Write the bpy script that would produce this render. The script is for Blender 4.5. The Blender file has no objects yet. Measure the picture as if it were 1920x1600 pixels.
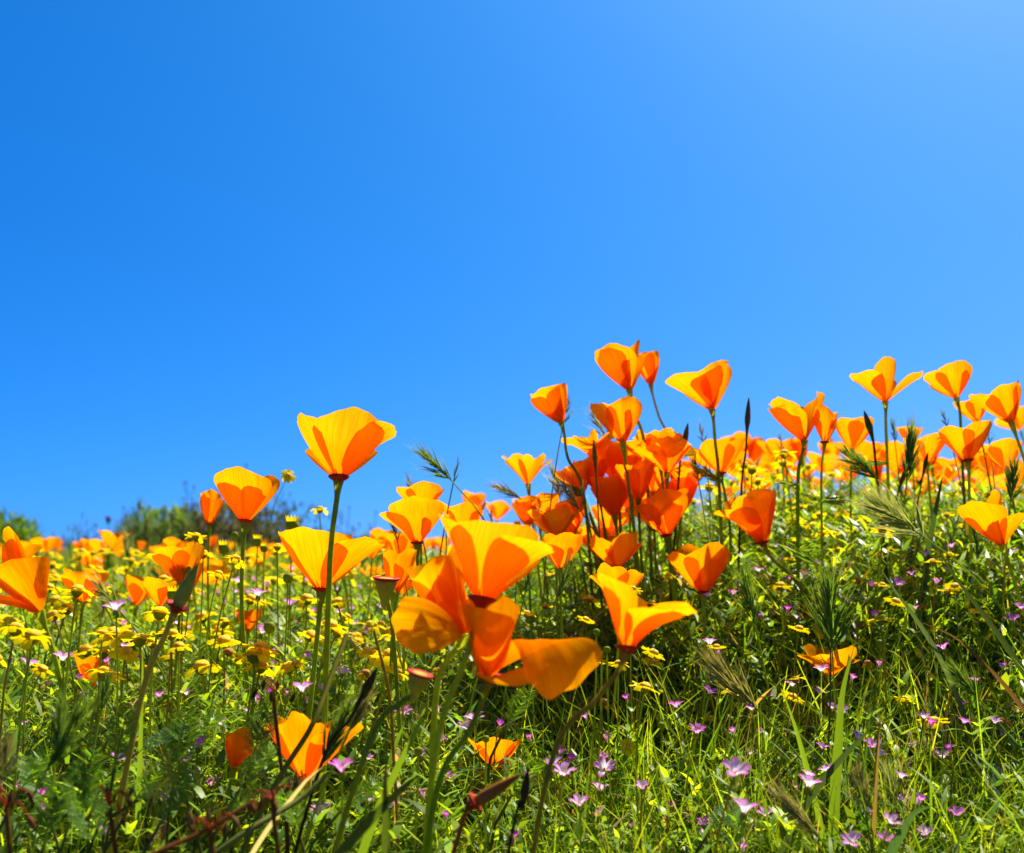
import bpy, math, random
import numpy as np
from mathutils import Vector, Matrix

# ------------------------------------------------------------------ camera, sky, sun, exposure
S = bpy.context.scene
COL = S.collection
F = 2059.0                       # focal length in pixels of the 1920 px wide photograph
PITCH = math.radians(8.0)
CAM = np.array([0.0, 0.0, 0.30])
cd = bpy.data.cameras.new('camera'); cam = bpy.data.objects.new('camera', cd); COL.objects.link(cam)
cam.location = CAM; cam.rotation_euler = (math.pi/2 + PITCH, 0, 0)
cd.sensor_width = 36; cd.lens = 36*F/1920; cd.clip_start = 0.02; cd.clip_end = 2000
cd.dof.use_dof = True; cd.dof.focus_distance = 0.74; cd.dof.aperture_fstop = 10.5
S.camera = cam

SUN_AZ, SUN_EL = 35.0, 55.0      # degrees right of the view direction, degrees above the horizon
w = bpy.data.worlds.new('World'); S.world = w; w.use_nodes = True
nt = w.node_tree; nt.nodes.clear()
sky = nt.nodes.new('ShaderNodeTexSky'); sky.sky_type = 'NISHITA'; sky.sun_disc = False
sky.sun_elevation = math.radians(SUN_EL); sky.sun_rotation = math.radians(SUN_AZ)
sky.altitude = 0; sky.air_density = 0.3; sky.dust_density = 1.5; sky.ozone_density = 8.0
EXPO = 1.25
sep = nt.nodes.new('ShaderNodeSeparateColor'); cmb = nt.nodes.new('ShaderNodeCombineColor')   # deep-blue colour response of the photograph
nt.links.new(sky.outputs[0], sep.inputs[0])
for i, (pw_, k_) in enumerate(((2.03, .2201), (.82, 1.861), (.60, 4.614))):
    a_ = nt.nodes.new('ShaderNodeMath'); a_.operation = 'POWER'; a_.inputs[1].default_value = pw_; nt.links.new(sep.outputs[i], a_.inputs[0])
    b_ = nt.nodes.new('ShaderNodeMath'); b_.operation = 'MULTIPLY'; b_.inputs[1].default_value = k_/2**EXPO; nt.links.new(a_.outputs[0], b_.inputs[0]); nt.links.new(b_.outputs[0], cmb.inputs[i])
bg = nt.nodes.new('ShaderNodeBackground'); bg.inputs[1].default_value = 0.10
wo = nt.nodes.new('ShaderNodeOutputWorld'); nt.links.new(cmb.outputs[0], bg.inputs[0]); nt.links.new(bg.outputs[0], wo.inputs[0])

sl = bpy.data.lights.new('sun', 'SUN'); sl.energy = 5.0; sl.angle = math.radians(0.53); sl.color = (1.0, 0.95, 0.86)
so = bpy.data.objects.new('sun', sl); COL.objects.link(so)
_sd = Vector((math.sin(math.radians(SUN_AZ))*math.cos(math.radians(SUN_EL)), math.cos(math.radians(SUN_AZ))*math.cos(math.radians(SUN_EL)), math.sin(math.radians(SUN_EL))))
so.rotation_euler = _sd.to_track_quat('Z', 'Y').to_euler(); so.location = (1, 1, 4)
S.view_settings.view_transform = 'Standard'; S.view_settings.look = 'None'
S.view_settings.exposure = EXPO; S.view_settings.gamma = 1.0
S.render.engine = 'CYCLES'
S.cycles.max_bounces = 8; S.cycles.diffuse_bounces = 4; S.cycles.glossy_bounces = 2; S.cycles.transmission_bounces = 6
S.cycles.use_denoising = True

rng = np.random.default_rng(7); random.seed(7)
FWD = np.array([0, math.cos(PITCH), math.sin(PITCH)]); UP = np.array([0, -math.sin(PITCH), math.cos(PITCH)])
def P(px, py, d):
    return CAM + d*(FWD + np.array([1, 0, 0])*(px-960)/F + UP*(800-py)/F)
def proj(p):
    v = np.asarray(p) - CAM; d = v @ FWD
    return 960 + F*v[..., 0]/d, 800 - F*(v @ UP)/d, d

# ------------------------------------------------------------------ the slope
_ty = np.linspace(-3, 40, 4301)
_k = np.hanning(31); _k /= _k.sum()
def _prof(pts):
    a = np.interp(_ty, [p[0] for p in pts], [p[1] for p in pts])
    return np.convolve(np.pad(a, 15, mode='edge'), _k, 'valid')
_R = _prof([(-3, -.3), (0, -.05), (.5, .05), (.75, .12), (1, .20), (1.2, .262), (1.45, .318), (1.8, .34), (2.4, .325), (5, .12), (15, -.8), (40, -3)])
_L = _prof([(-3, -.3), (0, -.05), (.5, .035), (.75, .085), (1, .125), (1.5, .18), (2.5, .245), (4, .305), (6, .35), (7.5, .35), (10, .2), (20, -.8), (40, -3)])
def G(x, y):
    x = np.asarray(x, float); y = np.asarray(y, float)
    t = np.clip((x + .25)/.70, 0, 1); t = t*t*(3-2*t)
    yy = np.clip(y, -3, 40)
    h = (1-t)*np.interp(yy, _ty, _L) + t*np.interp(yy, _ty, _R)
    h = h - np.clip(y-40, 0, None)*.04
    return h + .008*np.sin(5.1*x+1.3)*np.cos(4.3*y) + .004*np.sin(13*x)*np.sin(11*y+.5)

# ------------------------------------------------------------------ materials
def mat(name): 
    m = bpy.data.materials.new(name); m.use_nodes = True; m.node_tree.nodes.clear(); return m, m.node_tree.nodes, m.node_tree.links
def leaf_mat(name, color=None, trans=.45, tint=(1, 1, 1), rough=.4, spec=.5, streak=0.0, noise=0.0, bump=0.0, tgain=1.0, see=None):
    """thin plant tissue: reflects and lets light through; colour from the mesh's 'col' attribute or fixed"""
    m, N, Lk = mat(name)
    if color is None:
        a = N.new('ShaderNodeAttribute'); a.attribute_name = 'col'; c = a.outputs['Color']
    else:
        r = N.new('ShaderNodeRGB'); r.outputs[0].default_value = (*color, 1); c = r.outputs[0]
    h = None
    if streak > 0:
        uv = N.new('ShaderNodeUVMap'); uv.uv_map = 'uv'
        mp = N.new('ShaderNodeMapping'); mp.inputs['Scale'].default_value = (34, 1.3, 1); Lk.new(uv.outputs[0], mp.inputs[0])
        tx = N.new('ShaderNodeTexNoise'); tx.inputs['Scale'].default_value = 1.6; tx.inputs['Detail'].default_value = 3; Lk.new(mp.outputs[0], tx.inputs[0])
        h = tx.outputs[0]; amt = streak
    elif noise > 0:
        tc = N.new('ShaderNodeTexCoord'); tx = N.new('ShaderNodeTexNoise'); tx.inputs['Scale'].default_value = 220; tx.inputs['Detail'].default_value = 2
        Lk.new(tc.outputs['Object'], tx.inputs[0]); h = tx.outputs[0]; amt = noise
    if h is not None:
        mr = N.new('ShaderNodeMapRange'); mr.inputs[1].default_value = .3; mr.inputs[2].default_value = .7
        mr.inputs[3].default_value = 1-amt; mr.inputs[4].default_value = 1+amt*.4; Lk.new(h, mr.inputs[0])
        mx = N.new('ShaderNodeVectorMath'); mx.operation = 'MULTIPLY'; Lk.new(c, mx.inputs[0])
        cb = N.new('ShaderNodeCombineXYZ'); cb.inputs[0].default_value = 1
        if streak > 0: Lk.new(mr.outputs[0], cb.inputs[1]); Lk.new(mr.outputs[0], cb.inputs[2])
        else:
            for i in range(3): Lk.new(mr.outputs[0], cb.inputs[i])
        Lk.new(cb.outputs[0], mx.inputs[1]); c = mx.outputs[0]
    p = N.new('ShaderNodeBsdfPrincipled'); p.inputs['Roughness'].default_value = rough; p.inputs['Specular IOR Level'].default_value = spec
    Lk.new(c, p.inputs['Base Color'])
    if bump > 0 and h is not None:
        b = N.new('ShaderNodeBump'); b.inputs['Strength'].default_value = bump; b.inputs['Distance'].default_value = .0006
        Lk.new(h, b.inputs['Height']); Lk.new(b.outputs[0], p.inputs['Normal'])
    tr = N.new('ShaderNodeBsdfTranslucent')
    tm = N.new('ShaderNodeVectorMath'); tm.operation = 'MULTIPLY'; Lk.new(c, tm.inputs[0]); tm.inputs[1].default_value = tuple(t*tgain for t in tint)
    Lk.new(tm.outputs[0], tr.inputs[0])
    ms = N.new('ShaderNodeMixShader'); ms.inputs[0].default_value = trans
    Lk.new(p.outputs[0], ms.inputs[1]); Lk.new(tr.outputs[0], ms.inputs[2])
    if see:
        tp = N.new('ShaderNodeBsdfTransparent'); tp.inputs[0].default_value = (*see[1], 1); m2 = N.new('ShaderNodeMixShader'); m2.inputs[0].default_value = see[0]
        Lk.new(ms.outputs[0], m2.inputs[1]); Lk.new(tp.outputs[0], m2.inputs[2]); ms = m2
    o = N.new('ShaderNodeOutputMaterial'); Lk.new(ms.outputs[0], o.inputs[0]); return m
M = {}
M['petal'] = leaf_mat('poppy_petal', trans=.68, rough=.6, spec=0.0, streak=.30, bump=.5, see=(.13, (1.0, .36, .01)))
M['grass'] = leaf_mat('grass_blades', trans=.52, tint=(1.55, 1.3, .4), rough=.40, spec=.14)
M['stem'] = leaf_mat('green_stem', trans=.40, tint=(1.3, 1.2, .6), rough=.5, spec=.07, noise=.2)
M['rim'] = leaf_mat('red_rim', (.52, .035, .012), trans=.25, rough=.5, spec=.1, noise=.2)
M['stamen'] = leaf_mat('stamens', (.85, .38, .01), trans=.3, rough=.6)
M['ray'] = leaf_mat('daisy_ray', trans=.52, rough=.6, spec=0.0, streak=.10)
M['disc'] = leaf_mat('daisy_disc', (.90, .52, .004), trans=.15, rough=.7, spec=.2, noise=.35)
M['drydisc'] = leaf_mat('dry_disc', (.52, .22, .03), trans=.15, rough=.8, spec=.2, noise=.4)
M['pink'] = leaf_mat('pink_petal', trans=.5, rough=.6, spec=0.0, streak=.08)
M['brome'] = leaf_mat('brome_spikelet', trans=.45, tint=(1.3, 1.2, .6), rough=.5, spec=.2)
M['bud'] = leaf_mat('poppy_bud', trans=.15, rough=.6, spec=.05, noise=.25)
M['shrub'] = leaf_mat('shrub_leaf', trans=.5, tint=(1.3, 1.2, .6), rough=.6, spec=.12)
def soil():
    m, N, Lk = mat('soil')
    tc = N.new('ShaderNodeTexCoord'); tx = N.new('ShaderNodeTexNoise'); tx.inputs['Scale'].default_value = 45; tx.inputs['Detail'].default_value = 8
    Lk.new(tc.outputs['Object'], tx.inputs[0])
    cr = N.new('ShaderNodeValToRGB'); cr.color_ramp.elements[0].color = (.02, .014, .008, 1); cr.color_ramp.elements[1].color = (.09, .065, .035, 1)
    cr.color_ramp.elements[0].position = .35; cr.color_ramp.elements[1].position = .7
    Lk.new(tx.outputs[0], cr.inputs[0])
    p = N.new('ShaderNodeBsdfPrincipled'); p.inputs['Roughness'].default_value = .95; Lk.new(cr.outputs[0], p.inputs['Base Color'])
    b = N.new('ShaderNodeBump'); b.inputs['Strength'].default_value = .8; b.inputs['Distance'].default_value = .01; Lk.new(tx.outputs[0], b.inputs['Height']); Lk.new(b.outputs[0], p.inputs['Normal'])
    o = N.new('ShaderNodeOutputMaterial'); Lk.new(p.outputs[0], o.inputs[0]); return m
M['soil'] = soil()

# ------------------------------------------------------------------ mesh helpers
def mesh(name, V, Fc, material, col=None, uv=None, smooth=True):
    if col is not None and material in (M['stem'], M['bud']): col = np.asarray(col)*np.array([1.15, 1.1, .35])
    V = np.asarray(V, np.float32)
    me = bpy.data.meshes.new(name)
    if isinstance(Fc, np.ndarray):
        n = Fc.shape[1]
        me.vertices.add(len(V)); me.vertices.foreach_set('co', V.ravel())
        me.loops.add(Fc.size); me.loops.foreach_set('vertex_index', Fc.ravel().astype(np.int32))
        me.polygons.add(len(Fc)); me.polygons.foreach_set('loop_start', (np.arange(len(Fc))*n).astype(np.int32))
        me.update(calc_edges=True)
    else:
        me.from_pydata([tuple(v) for v in V], [], [tuple(f) for f in Fc])
    if col is not None:
        c = np.ones((len(V), 4), np.float32); c[:, :3] = col
        a = me.attributes.new('col', 'FLOAT_COLOR', 'POINT'); a.data.foreach_set('color', c.ravel())
    if uv is not None:
        li = np.empty(len(me.loops), np.int32); me.loops.foreach_get('vertex_index', li)
        l = me.uv_layers.new(name='uv'); l.data.foreach_set('uv', np.asarray(uv, np.float32)[li].ravel())
    if smooth: me.polygons.foreach_set('use_smooth', np.ones(len(me.polygons), bool))
    me.materials.append(material); me.update()
    return me
def part(name, me, parent, mtx=None):
    o = bpy.data.objects.new(name, me); COL.objects.link(o); o.parent = parent
    if mtx is not None: o.matrix_basis = mtx
    return o
def tag(o, label=None, cat=None, group=None, kind=None):
    if label: o['label'] = label
    if cat: o['category'] = cat
    if group: o['group'] = group
    if kind: o['kind'] = kind
    return o
def empty(name, loc, label, cat, group=None):
    o = bpy.data.objects.new(name, None); COL.objects.link(o); o.location = tuple(loc); o.empty_display_size = .01
    return tag(o, label, cat, group)
def thing(name, me, loc, label, cat, group=None):
    o = bpy.data.objects.new(name, me); COL.objects.link(o); o.location = tuple(loc); return tag(o, label, cat, group)
def nrm(v): 
    v = np.asarray(v, float); return v/(np.linalg.norm(v, axis=-1, keepdims=True)+1e-12)

def tube(pts, rad, n=6):
    pts = np.asarray(pts, float); k = len(pts); rad = np.broadcast_to(rad, (k,))
    T = nrm(np.gradient(pts, axis=0)); ref = np.array([0.31, -0.95, 0.05])
    A = nrm(np.cross(T, ref)); B = np.cross(T, A)
    an = np.arange(n)*2*math.pi/n
    V = (pts[:, None] + rad[:, None, None]*(np.cos(an)[None, :, None]*A[:, None] + np.sin(an)[None, :, None]*B[:, None])).reshape(-1, 3)
    i = np.arange(k-1)[:, None]*n; j = np.arange(n)[None]; j2 = (j+1) % n
    Fq = np.stack([i+j, i+j2, i+n+j2, i+n+j], -1).reshape(-1, 4)
    return V, Fq
def curve(p, m=14):
    """smooth curve through control points (Catmull-Rom)"""
    p = [np.asarray(q, float) for q in p]; p = [2*p[0]-p[1]] + p + [2*p[-1]-p[-2]]
    out = []
    for i in range(1, len(p)-2):
        for t in np.linspace(0, 1, m, endpoint=False):
            a, b, c, d = p[i-1], p[i], p[i+1], p[i+2]
            out.append(.5*((2*b)+(c-a)*t+(2*a-5*b+4*c-d)*t*t+(3*b-a-3*c+d)*t**3))
    out.append(p[-2]); return np.array(out)
def blades(base, d0, bend, length, width, col, nseg=3, prof=None, side=None, tipcol=None):
    """many tapering ribbons at once: p(t) = base + d0*L*t + bend*L*t^2"""
    base = np.asarray(base, float); N = len(base)
    d0 = nrm(np.broadcast_to(d0, (N, 3))); bend = np.broadcast_to(bend, (N, 3)); length = np.broadcast_to(length, (N,)); width = np.broadcast_to(width, (N,))
    if side is None:
        side = nrm(np.cross(d0, rng.normal(size=(N, 3))))
    t = np.linspace(0, 1, nseg+1)
    if prof is None: prof = lambda t: (1-t**2.2)*(.55+.45*np.minimum(t*4, 1))
    pt = base[:, None] + (length[:, None]*t)[..., None]*d0[:, None] + (length[:, None]*t**2)[..., None]*bend[:, None]
    off = side[:, None]*(width[:, None]*.5*prof(t))[..., None]
    L_ = pt[:, :-1]-off[:, :-1]; R_ = pt[:, :-1]+off[:, :-1]
    V = np.concatenate([np.stack([L_, R_], 2).reshape(N, -1, 3), pt[:, -1:]], 1)
    nv = 2*nseg+1; o = (np.arange(N)*nv)[:, None]
    tr = []
    for i in range(nseg-1): tr += [[2*i, 2*i+1, 2*i+3], [2*i, 2*i+3, 2*i+2]]
    tr.append([2*nseg-2, 2*nseg-1, 2*nseg])
    Fc = (o[:, :, None] + np.array(tr)[None]).reshape(-1, 3)
    col = np.broadcast_to(col, (N, 3)); C = np.repeat(col[:, None], nv, 1)
    if tipcol is not None:
        tt = np.concatenate([np.repeat(t[:-1], 2), t[-1:]])[None, :, None]; C = C*(1-tt)+np.broadcast_to(tipcol, (N, 3))[:, None]*tt
    return V.reshape(-1, 3), Fc, C.reshape(-1, 3)
def join(parts):
    V, Fc, C, o = [], [], [], 0
    for v, f, c in parts:
        if f.shape[1] == 4: f = np.concatenate([f[:, [0, 1, 2]], f[:, [0, 2, 3]]])
        V.append(v); Fc.append(f+o); C.append(np.broadcast_to(c, (len(v), 3))); o += len(v)
    return np.concatenate(V), np.concatenate(Fc), np.concatenate(C)
def lathe(prof, n=14, closed=False):
    r = np.array([p[0] for p in prof]); z = np.array([p[1] for p in prof]); an = np.arange(n)*2*math.pi/n
    V = np.stack([r[:, None]*np.cos(an), r[:, None]*np.sin(an), np.repeat(z[:, None], n, 1)], -1).reshape(-1, 3)
    i = np.arange(len(r)-1)[:, None]*n; j = np.arange(n)[None]; j2 = (j+1) % n
    return V, np.stack([i+j, i+j2, i+n+j2, i+n+j], -1).reshape(-1, 4)
def frame(axis, spin=0.0):
    z = nrm(axis); x = nrm(np.array([1, 0, 0]) - z*z[0]); y = np.cross(z, x)
    c, s = math.cos(spin), math.sin(spin)
    return np.stack([x*c+y*s, -x*s+y*c, z], 1)
def m4(R, t, s=1.0):
    m = np.eye(4); m[:3, :3] = R*s; m[:3, 3] = t; return Matrix(m.tolist())
def axis_of(tilt, pitch):
    t, p = math.radians(tilt), math.radians(pitch)
    return nrm(np.array([math.sin(t), -math.sin(p)*math.cos(t), math.cos(t)*math.cos(p)]))

# ------------------------------------------------------------------ ground
def build_ground():
    xs = np.concatenate([-np.geomspace(300, 3.2, 26), np.linspace(-3, 3, 121), np.geomspace(3.2, 300, 26)])
    ys = np.concatenate([-np.geomspace(300, 1.2, 22), np.linspace(-1, 9, 201), np.geomspace(9.3, 600, 40)])
    X, Y = np.meshgrid(xs, ys); Z = G(X, Y)
    Z = np.where(Y < -3, G(X, -3)-.02*(-3-Y), Z)
    Z = Z + .006*np.sin(31*X+9*Y)*np.sin(27*Y-5*X)
    V = np.stack([X, Y, Z], -1).reshape(-1, 3); nx = len(xs)
    i = np.arange(len(ys)-1)[:, None]*nx; j = np.arange(nx-1)[None]
    Fc = np.stack([i+j, i+j+1, i+nx+j+1, i+nx+j], -1).reshape(-1, 4)
    o = bpy.data.objects.new('ground', mesh('ground', V, Fc, M['soil'])); COL.objects.link(o); tag(o, kind='structure')
build_ground()

# ------------------------------------------------------------------ poppies
DEEP = np.array([.94, .225, .0]); ORA = np.array([.96, .305, .0]); YEL = np.array([.96, .50, .002])
def petal(phi, L, W, th0, th1, k=1.05, curl=0.0, rip=.02, e=.46, r0=.0022, te=1.3, hue=.4, seed=0, nu=15, nv=12, notch=.02, twist=0.0, fold=0.0, cleft=0.0):
    """one fan-shaped petal in the flower's frame (axis +Z): L length, W half width, th0..th1 angle from the axis"""
    g = np.random.default_rng(seed)
    u = np.linspace(-1, 1, nu); v = np.linspace(0, 1, nv)**.9
    vv = np.linspace(0, 1.06, 80); th = np.radians(th0 + (th1-th0)*np.clip(vv, 0, 1)**te) + math.radians(curl)*np.clip((vv-.72)/.28, 0, 1.2)**2
    dv = vv[1]-vv[0]
    r = r0 + np.concatenate([[0], np.cumsum(np.sin(th[:-1]))*dv*L]); z = np.concatenate([[0], np.cumsum(np.cos(th[:-1]))*dv*L])
    a1, a2, a3, p1, p2, p3 = g.normal(size=3).tolist()+g.uniform(0, 6.3, 3).tolist()
    edge = 1 - e*(.35*u**2 + .75*(1-np.sqrt(1-.97*u**2))) + notch*(a1*np.sin(3*u+p1)*.8 + .6*np.sin(7*u+p2) + .35*np.sin(17*u+p3)) - cleft*np.exp(-((u-.1)/.16)**2)
    U, Vg = np.meshgrid(u, v); VV = np.clip(Vg*edge[None], 0, 1.06)
    Wf = W*(.10 + .90*np.sin(np.clip(VV/.80, 0, 1)*math.pi/2)**.95)
    R = np.interp(VV, vv, r); Z = np.interp(VV, vv, z); TH = np.interp(VV, vv, th)
    rho = np.maximum(k*R/np.maximum(np.cos(np.clip(TH, 0, 1.1)), .45), .30*W) + .0015
    an = np.clip(U*Wf/rho, -2.3, 2.3)
    tan = rho*np.sin(an); inn = rho*(1-np.cos(an))
    inn = inn + rip*L*VV**2*(np.sin(3.2*U+p1) + .5*np.sin(7.0*U+p2)*VV) + fold*L*VV*np.abs(U)**1.2 + .012*L*np.sin(9*U+p3)*VV**3 + .006*L*np.sin(23*U+p1*2)*VV**4
    inn = inn + twist*L*U*VV
    rad = R - inn*np.cos(TH); zz = Z + inn*np.sin(TH)
    c, s = math.cos(phi), math.sin(phi)
    Vx = np.stack([rad*c - tan*s, rad*s + tan*c, zz], -1).reshape(-1, 3)
    i = np.arange(nv-1)[:, None]*nu; j = np.arange(nu-1)[None]
    Fc = np.stack([i+j, i+j+1, i+nu+j+1, i+nu+j], -1).reshape(-1, 4)
    tip = ORA*(1-hue)+YEL*hue
    q = np.clip(VV, 0, 1)[..., None]; t1 = np.clip(q/.55, 0, 1); t2 = np.clip((q-.45)/.55, 0, 1)
    C = DEEP*(1-t1)+(.65*ORA+.35*tip)*t1; C = C*(1-t2)+tip*t2
    UVs = np.stack([U*.5+.5+seed*.37 % 3, VV], -1).reshape(-1, 2)
    return Vx, Fc, C.reshape(-1, 3), UVs

def dissected_leaf(seed):
    g = np.random.default_rng(seed); out = []; c = np.array([.10, .19, .02])
    for k, a in enumerate(np.linspace(-1.1, 1.1, 7)):
        d = np.array([math.cos(a), math.sin(a), .25+g.normal(0, .12)]); ln = .022*math.cos(a*.6)*g.uniform(.8, 1.1); out.append(blades([[0, 0, 0]], [d], [[.1, 0, .15]], ln, .0022, c, 3))
        for sd in (-.5, .5): out.append(blades([nrm(d)*ln*.5], [[math.cos(a+sd), math.sin(a+sd), .25]], [[0, 0, .1]], ln*.5, .0019, c*1.15, 2))
    v, f, cc = join(out); return mesh('leaf', v, f, M['grass'], cc)
STEMG = [np.array(c) for c in ((.26, .36, .04), (.20, .30, .03), (.33, .42, .05), (.28, .24, .05))]
def stem_mesh(pts, r0, r1, col, n=6, flare=None, name='stem'):
    k = len(pts); rad = np.linspace(r0, r1, k)          # from the top down
    if flare:                                           # the receptacle widens under the flower
        dist = np.concatenate([[0], np.cumsum(np.linalg.norm(np.diff(pts, axis=0), axis=1))])
        rad = rad + (flare-r0)*np.clip(1-dist/.011, 0, 1)**1.5
    V, Fc = tube(pts, rad, n)
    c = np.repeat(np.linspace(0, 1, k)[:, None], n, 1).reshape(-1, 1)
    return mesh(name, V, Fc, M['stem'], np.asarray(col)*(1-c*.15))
def stem_path(base, axis, root, via=None, extra=None):
    top = base.copy(); ln = np.linalg.norm(top-root)
    if via is not None:
        dv = nrm(via[0]-top); pts = [top, top + nrm(dv*.65-axis*.35)*min(.012, .4*np.linalg.norm(via[0]-top))] + via
        pts.append((via[-1]*.45+root*.55) + (via[-1]-(via[-2] if len(via) > 1 else top))*.10); pts.append(root)
        return curve(pts, 7)
    # quadratic bend: leaves the flower along its axis, reaches the soil upright
    q1 = top - axis*.38*ln; q2 = root + np.array([0, 0, .34*ln]); t = np.linspace(0, 1, 22)[:, None]
    return (1-t)**3*top + 3*(1-t)**2*t*q1 + 3*(1-t)*t*t*q2 + t**3*root
def ground_path(p, d):
    d = nrm(d); d = nrm(np.array([d[0], d[1], min(d[2], -.25)])); q = np.array(p, float); out = []
    for i in range(400):
        if q[2] <= float(G(q[0], q[1])): break
        q = q + d*.002; d = nrm(d + np.array([0, 0, -.02]))
        if i % 12 == 11: out.append(q.copy())
    end = np.array([q[0], q[1], float(G(q[0], q[1]))-.004])
    if out and np.linalg.norm(out[-1]-end) < .010: out.pop()
    return out+[end]
def ground_hit(p, d):
    d = nrm(d); d = nrm(np.array([d[0], d[1], min(d[2], -.25)])); q = np.array(p, float)
    for _ in range(400):
        if q[2] <= float(G(q[0], q[1])): break
        q = q + d*.002; d = nrm(d + np.array([0, 0, -.02]))
    return np.array([q[0], q[1], float(G(q[0], q[1]))-.004])
def fit_depth(px, py, d, hmin, hmax):
    """keep the head a plausible height above the slope, changing the distance as little as needed"""
    best = d; bc = 1e9
    for dd in np.concatenate([[d], np.linspace(d*.6, d*1.7, 140)]):
        p = P(px, py, dd); h = p[2]-float(G(p[0], p[1]))
        c = abs(math.log(dd/d)) + (0 if hmin <= h <= hmax else 5+abs(h-np.clip(h, hmin, hmax))*50)
        if c < bc: bc, best = c, dd
    return best
def patch(ctrl, d, hue, seed, n=22, rip=.0012, crease=0.0):
    """a petal as a bicubic patch: rows from the attachment to the free edge, each point (pixel x, pixel y, millimetres farther)"""
    g = np.random.default_rng(seed); C = np.array([[P(x, y, d+z*.001) for x, y, z in row] for row in ctrl]); t = np.linspace(0, 1, n)
    B = np.stack([(1-t)**3, 3*(1-t)**2*t, 3*(1-t)*t*t, t**3], -1); V = np.einsum('ai,bj,ijk->abk', B, B, C)
    du = np.gradient(V, axis=1); dv = np.gradient(V, axis=0); nn = nrm(np.cross(du, dv)); U, VV = np.meshgrid(t, t)
    off = rip*VV**1.5*(np.sin(7*U+g.uniform(0, 6))+.6*np.sin(17*U+2*VV+g.uniform(0, 6))+.3*np.sin(37*U)) + crease*VV*np.exp(-((U-.45)/.10)**2)
    V = V + nn*off[..., None]; V[-1] += dv[-1]*(.5*np.sin(9*t+seed)+.35*np.sin(21*t))[:, None]
    i = np.arange(n-1)[:, None]*n; j = np.arange(n-1)[None]; Fc = np.stack([i+j, i+j+1, i+n+j+1, i+n+j], -1).reshape(-1, 4)
    tip = ORA*(1-hue)+YEL*hue; q = VV[..., None]; C1 = (.4*DEEP+.6*ORA)*(1-q)+tip*q
    return V.reshape(-1, 3), Fc, C1.reshape(-1, 3), np.stack([U, VV], -1).reshape(-1, 2)
PET = [-90, 90, 0, 180]
def flower_parts(L, wide, theta, seed, hue, opts, hi=True):
    g = np.random.default_rng(seed)
    rot = opts.get('rot', g.uniform(-35, 35)); flare = opts.get('flare', 0); W = opts.get('W', .58)*L
    ov = opts.get('p', {}); out = []
    for i in range(4):
        if i in opts.get('skip', ()): continue
        q = ov.get(i, {})
        jl, jt = g.uniform(.90, 1.06), g.uniform(-8, 7)
        kw = dict(phi=math.radians(q.get('phi', PET[i]+rot+g.uniform(-8, 8))), L=q.get('L', 1)*L*jl, W=q.get('W', 1)*W*g.uniform(.93, 1.07),
                  th0=q.get('th0', theta+16+jt-flare*.3), th1=q.get('th1', theta-12+jt+flare), k=q.get('k', opts.get('k', 1.05)),
                  curl=q.get('curl', opts.get('curl', g.choice([-25., 0., 12., 25., 38.])+g.uniform(-6, 6))), rip=q.get('rip', opts.get('rip', .022)), e=q.get('e', opts.get('e', .46)),
                  r0=.0022 if i < 2 else .0015, hue=hue, seed=seed*7+i, notch=opts.get('notch', .022), twist=q.get('twist', 0), te=q.get('te', 1.3), cleft=q.get('cleft', 0), fold=q.get('fold', 0))
        kw['nu'], kw['nv'] = (23, 18) if hi else (11, 8)
        out.append(petal(**kw))
    return out
POPPY_GROUP = 'orange poppies growing on the slope'
RIM = lathe([(.0014, -.0035), (.0030, -.0012), (.0052, .0002), (.0058, .0009), (.0050, .0011), (.0030, .0008)], 16)
def stamens(g, s):
    n = 26; a = g.uniform(0, 6.28, n); tl = g.uniform(.05, .35, n)
    d = np.stack([np.cos(a)*tl, np.sin(a)*tl, np.ones(n)], -1)
    return blades(np.stack([np.cos(a)*.0012, np.sin(a)*.0012, np.zeros(n)], -1), d, np.zeros((n, 3)), g.uniform(.010, .016, n)*s, .0011, (.8, .3, .0), 2, prof=lambda t: .5+.5*t)
seedc = [100]; LEAVES = []
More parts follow.
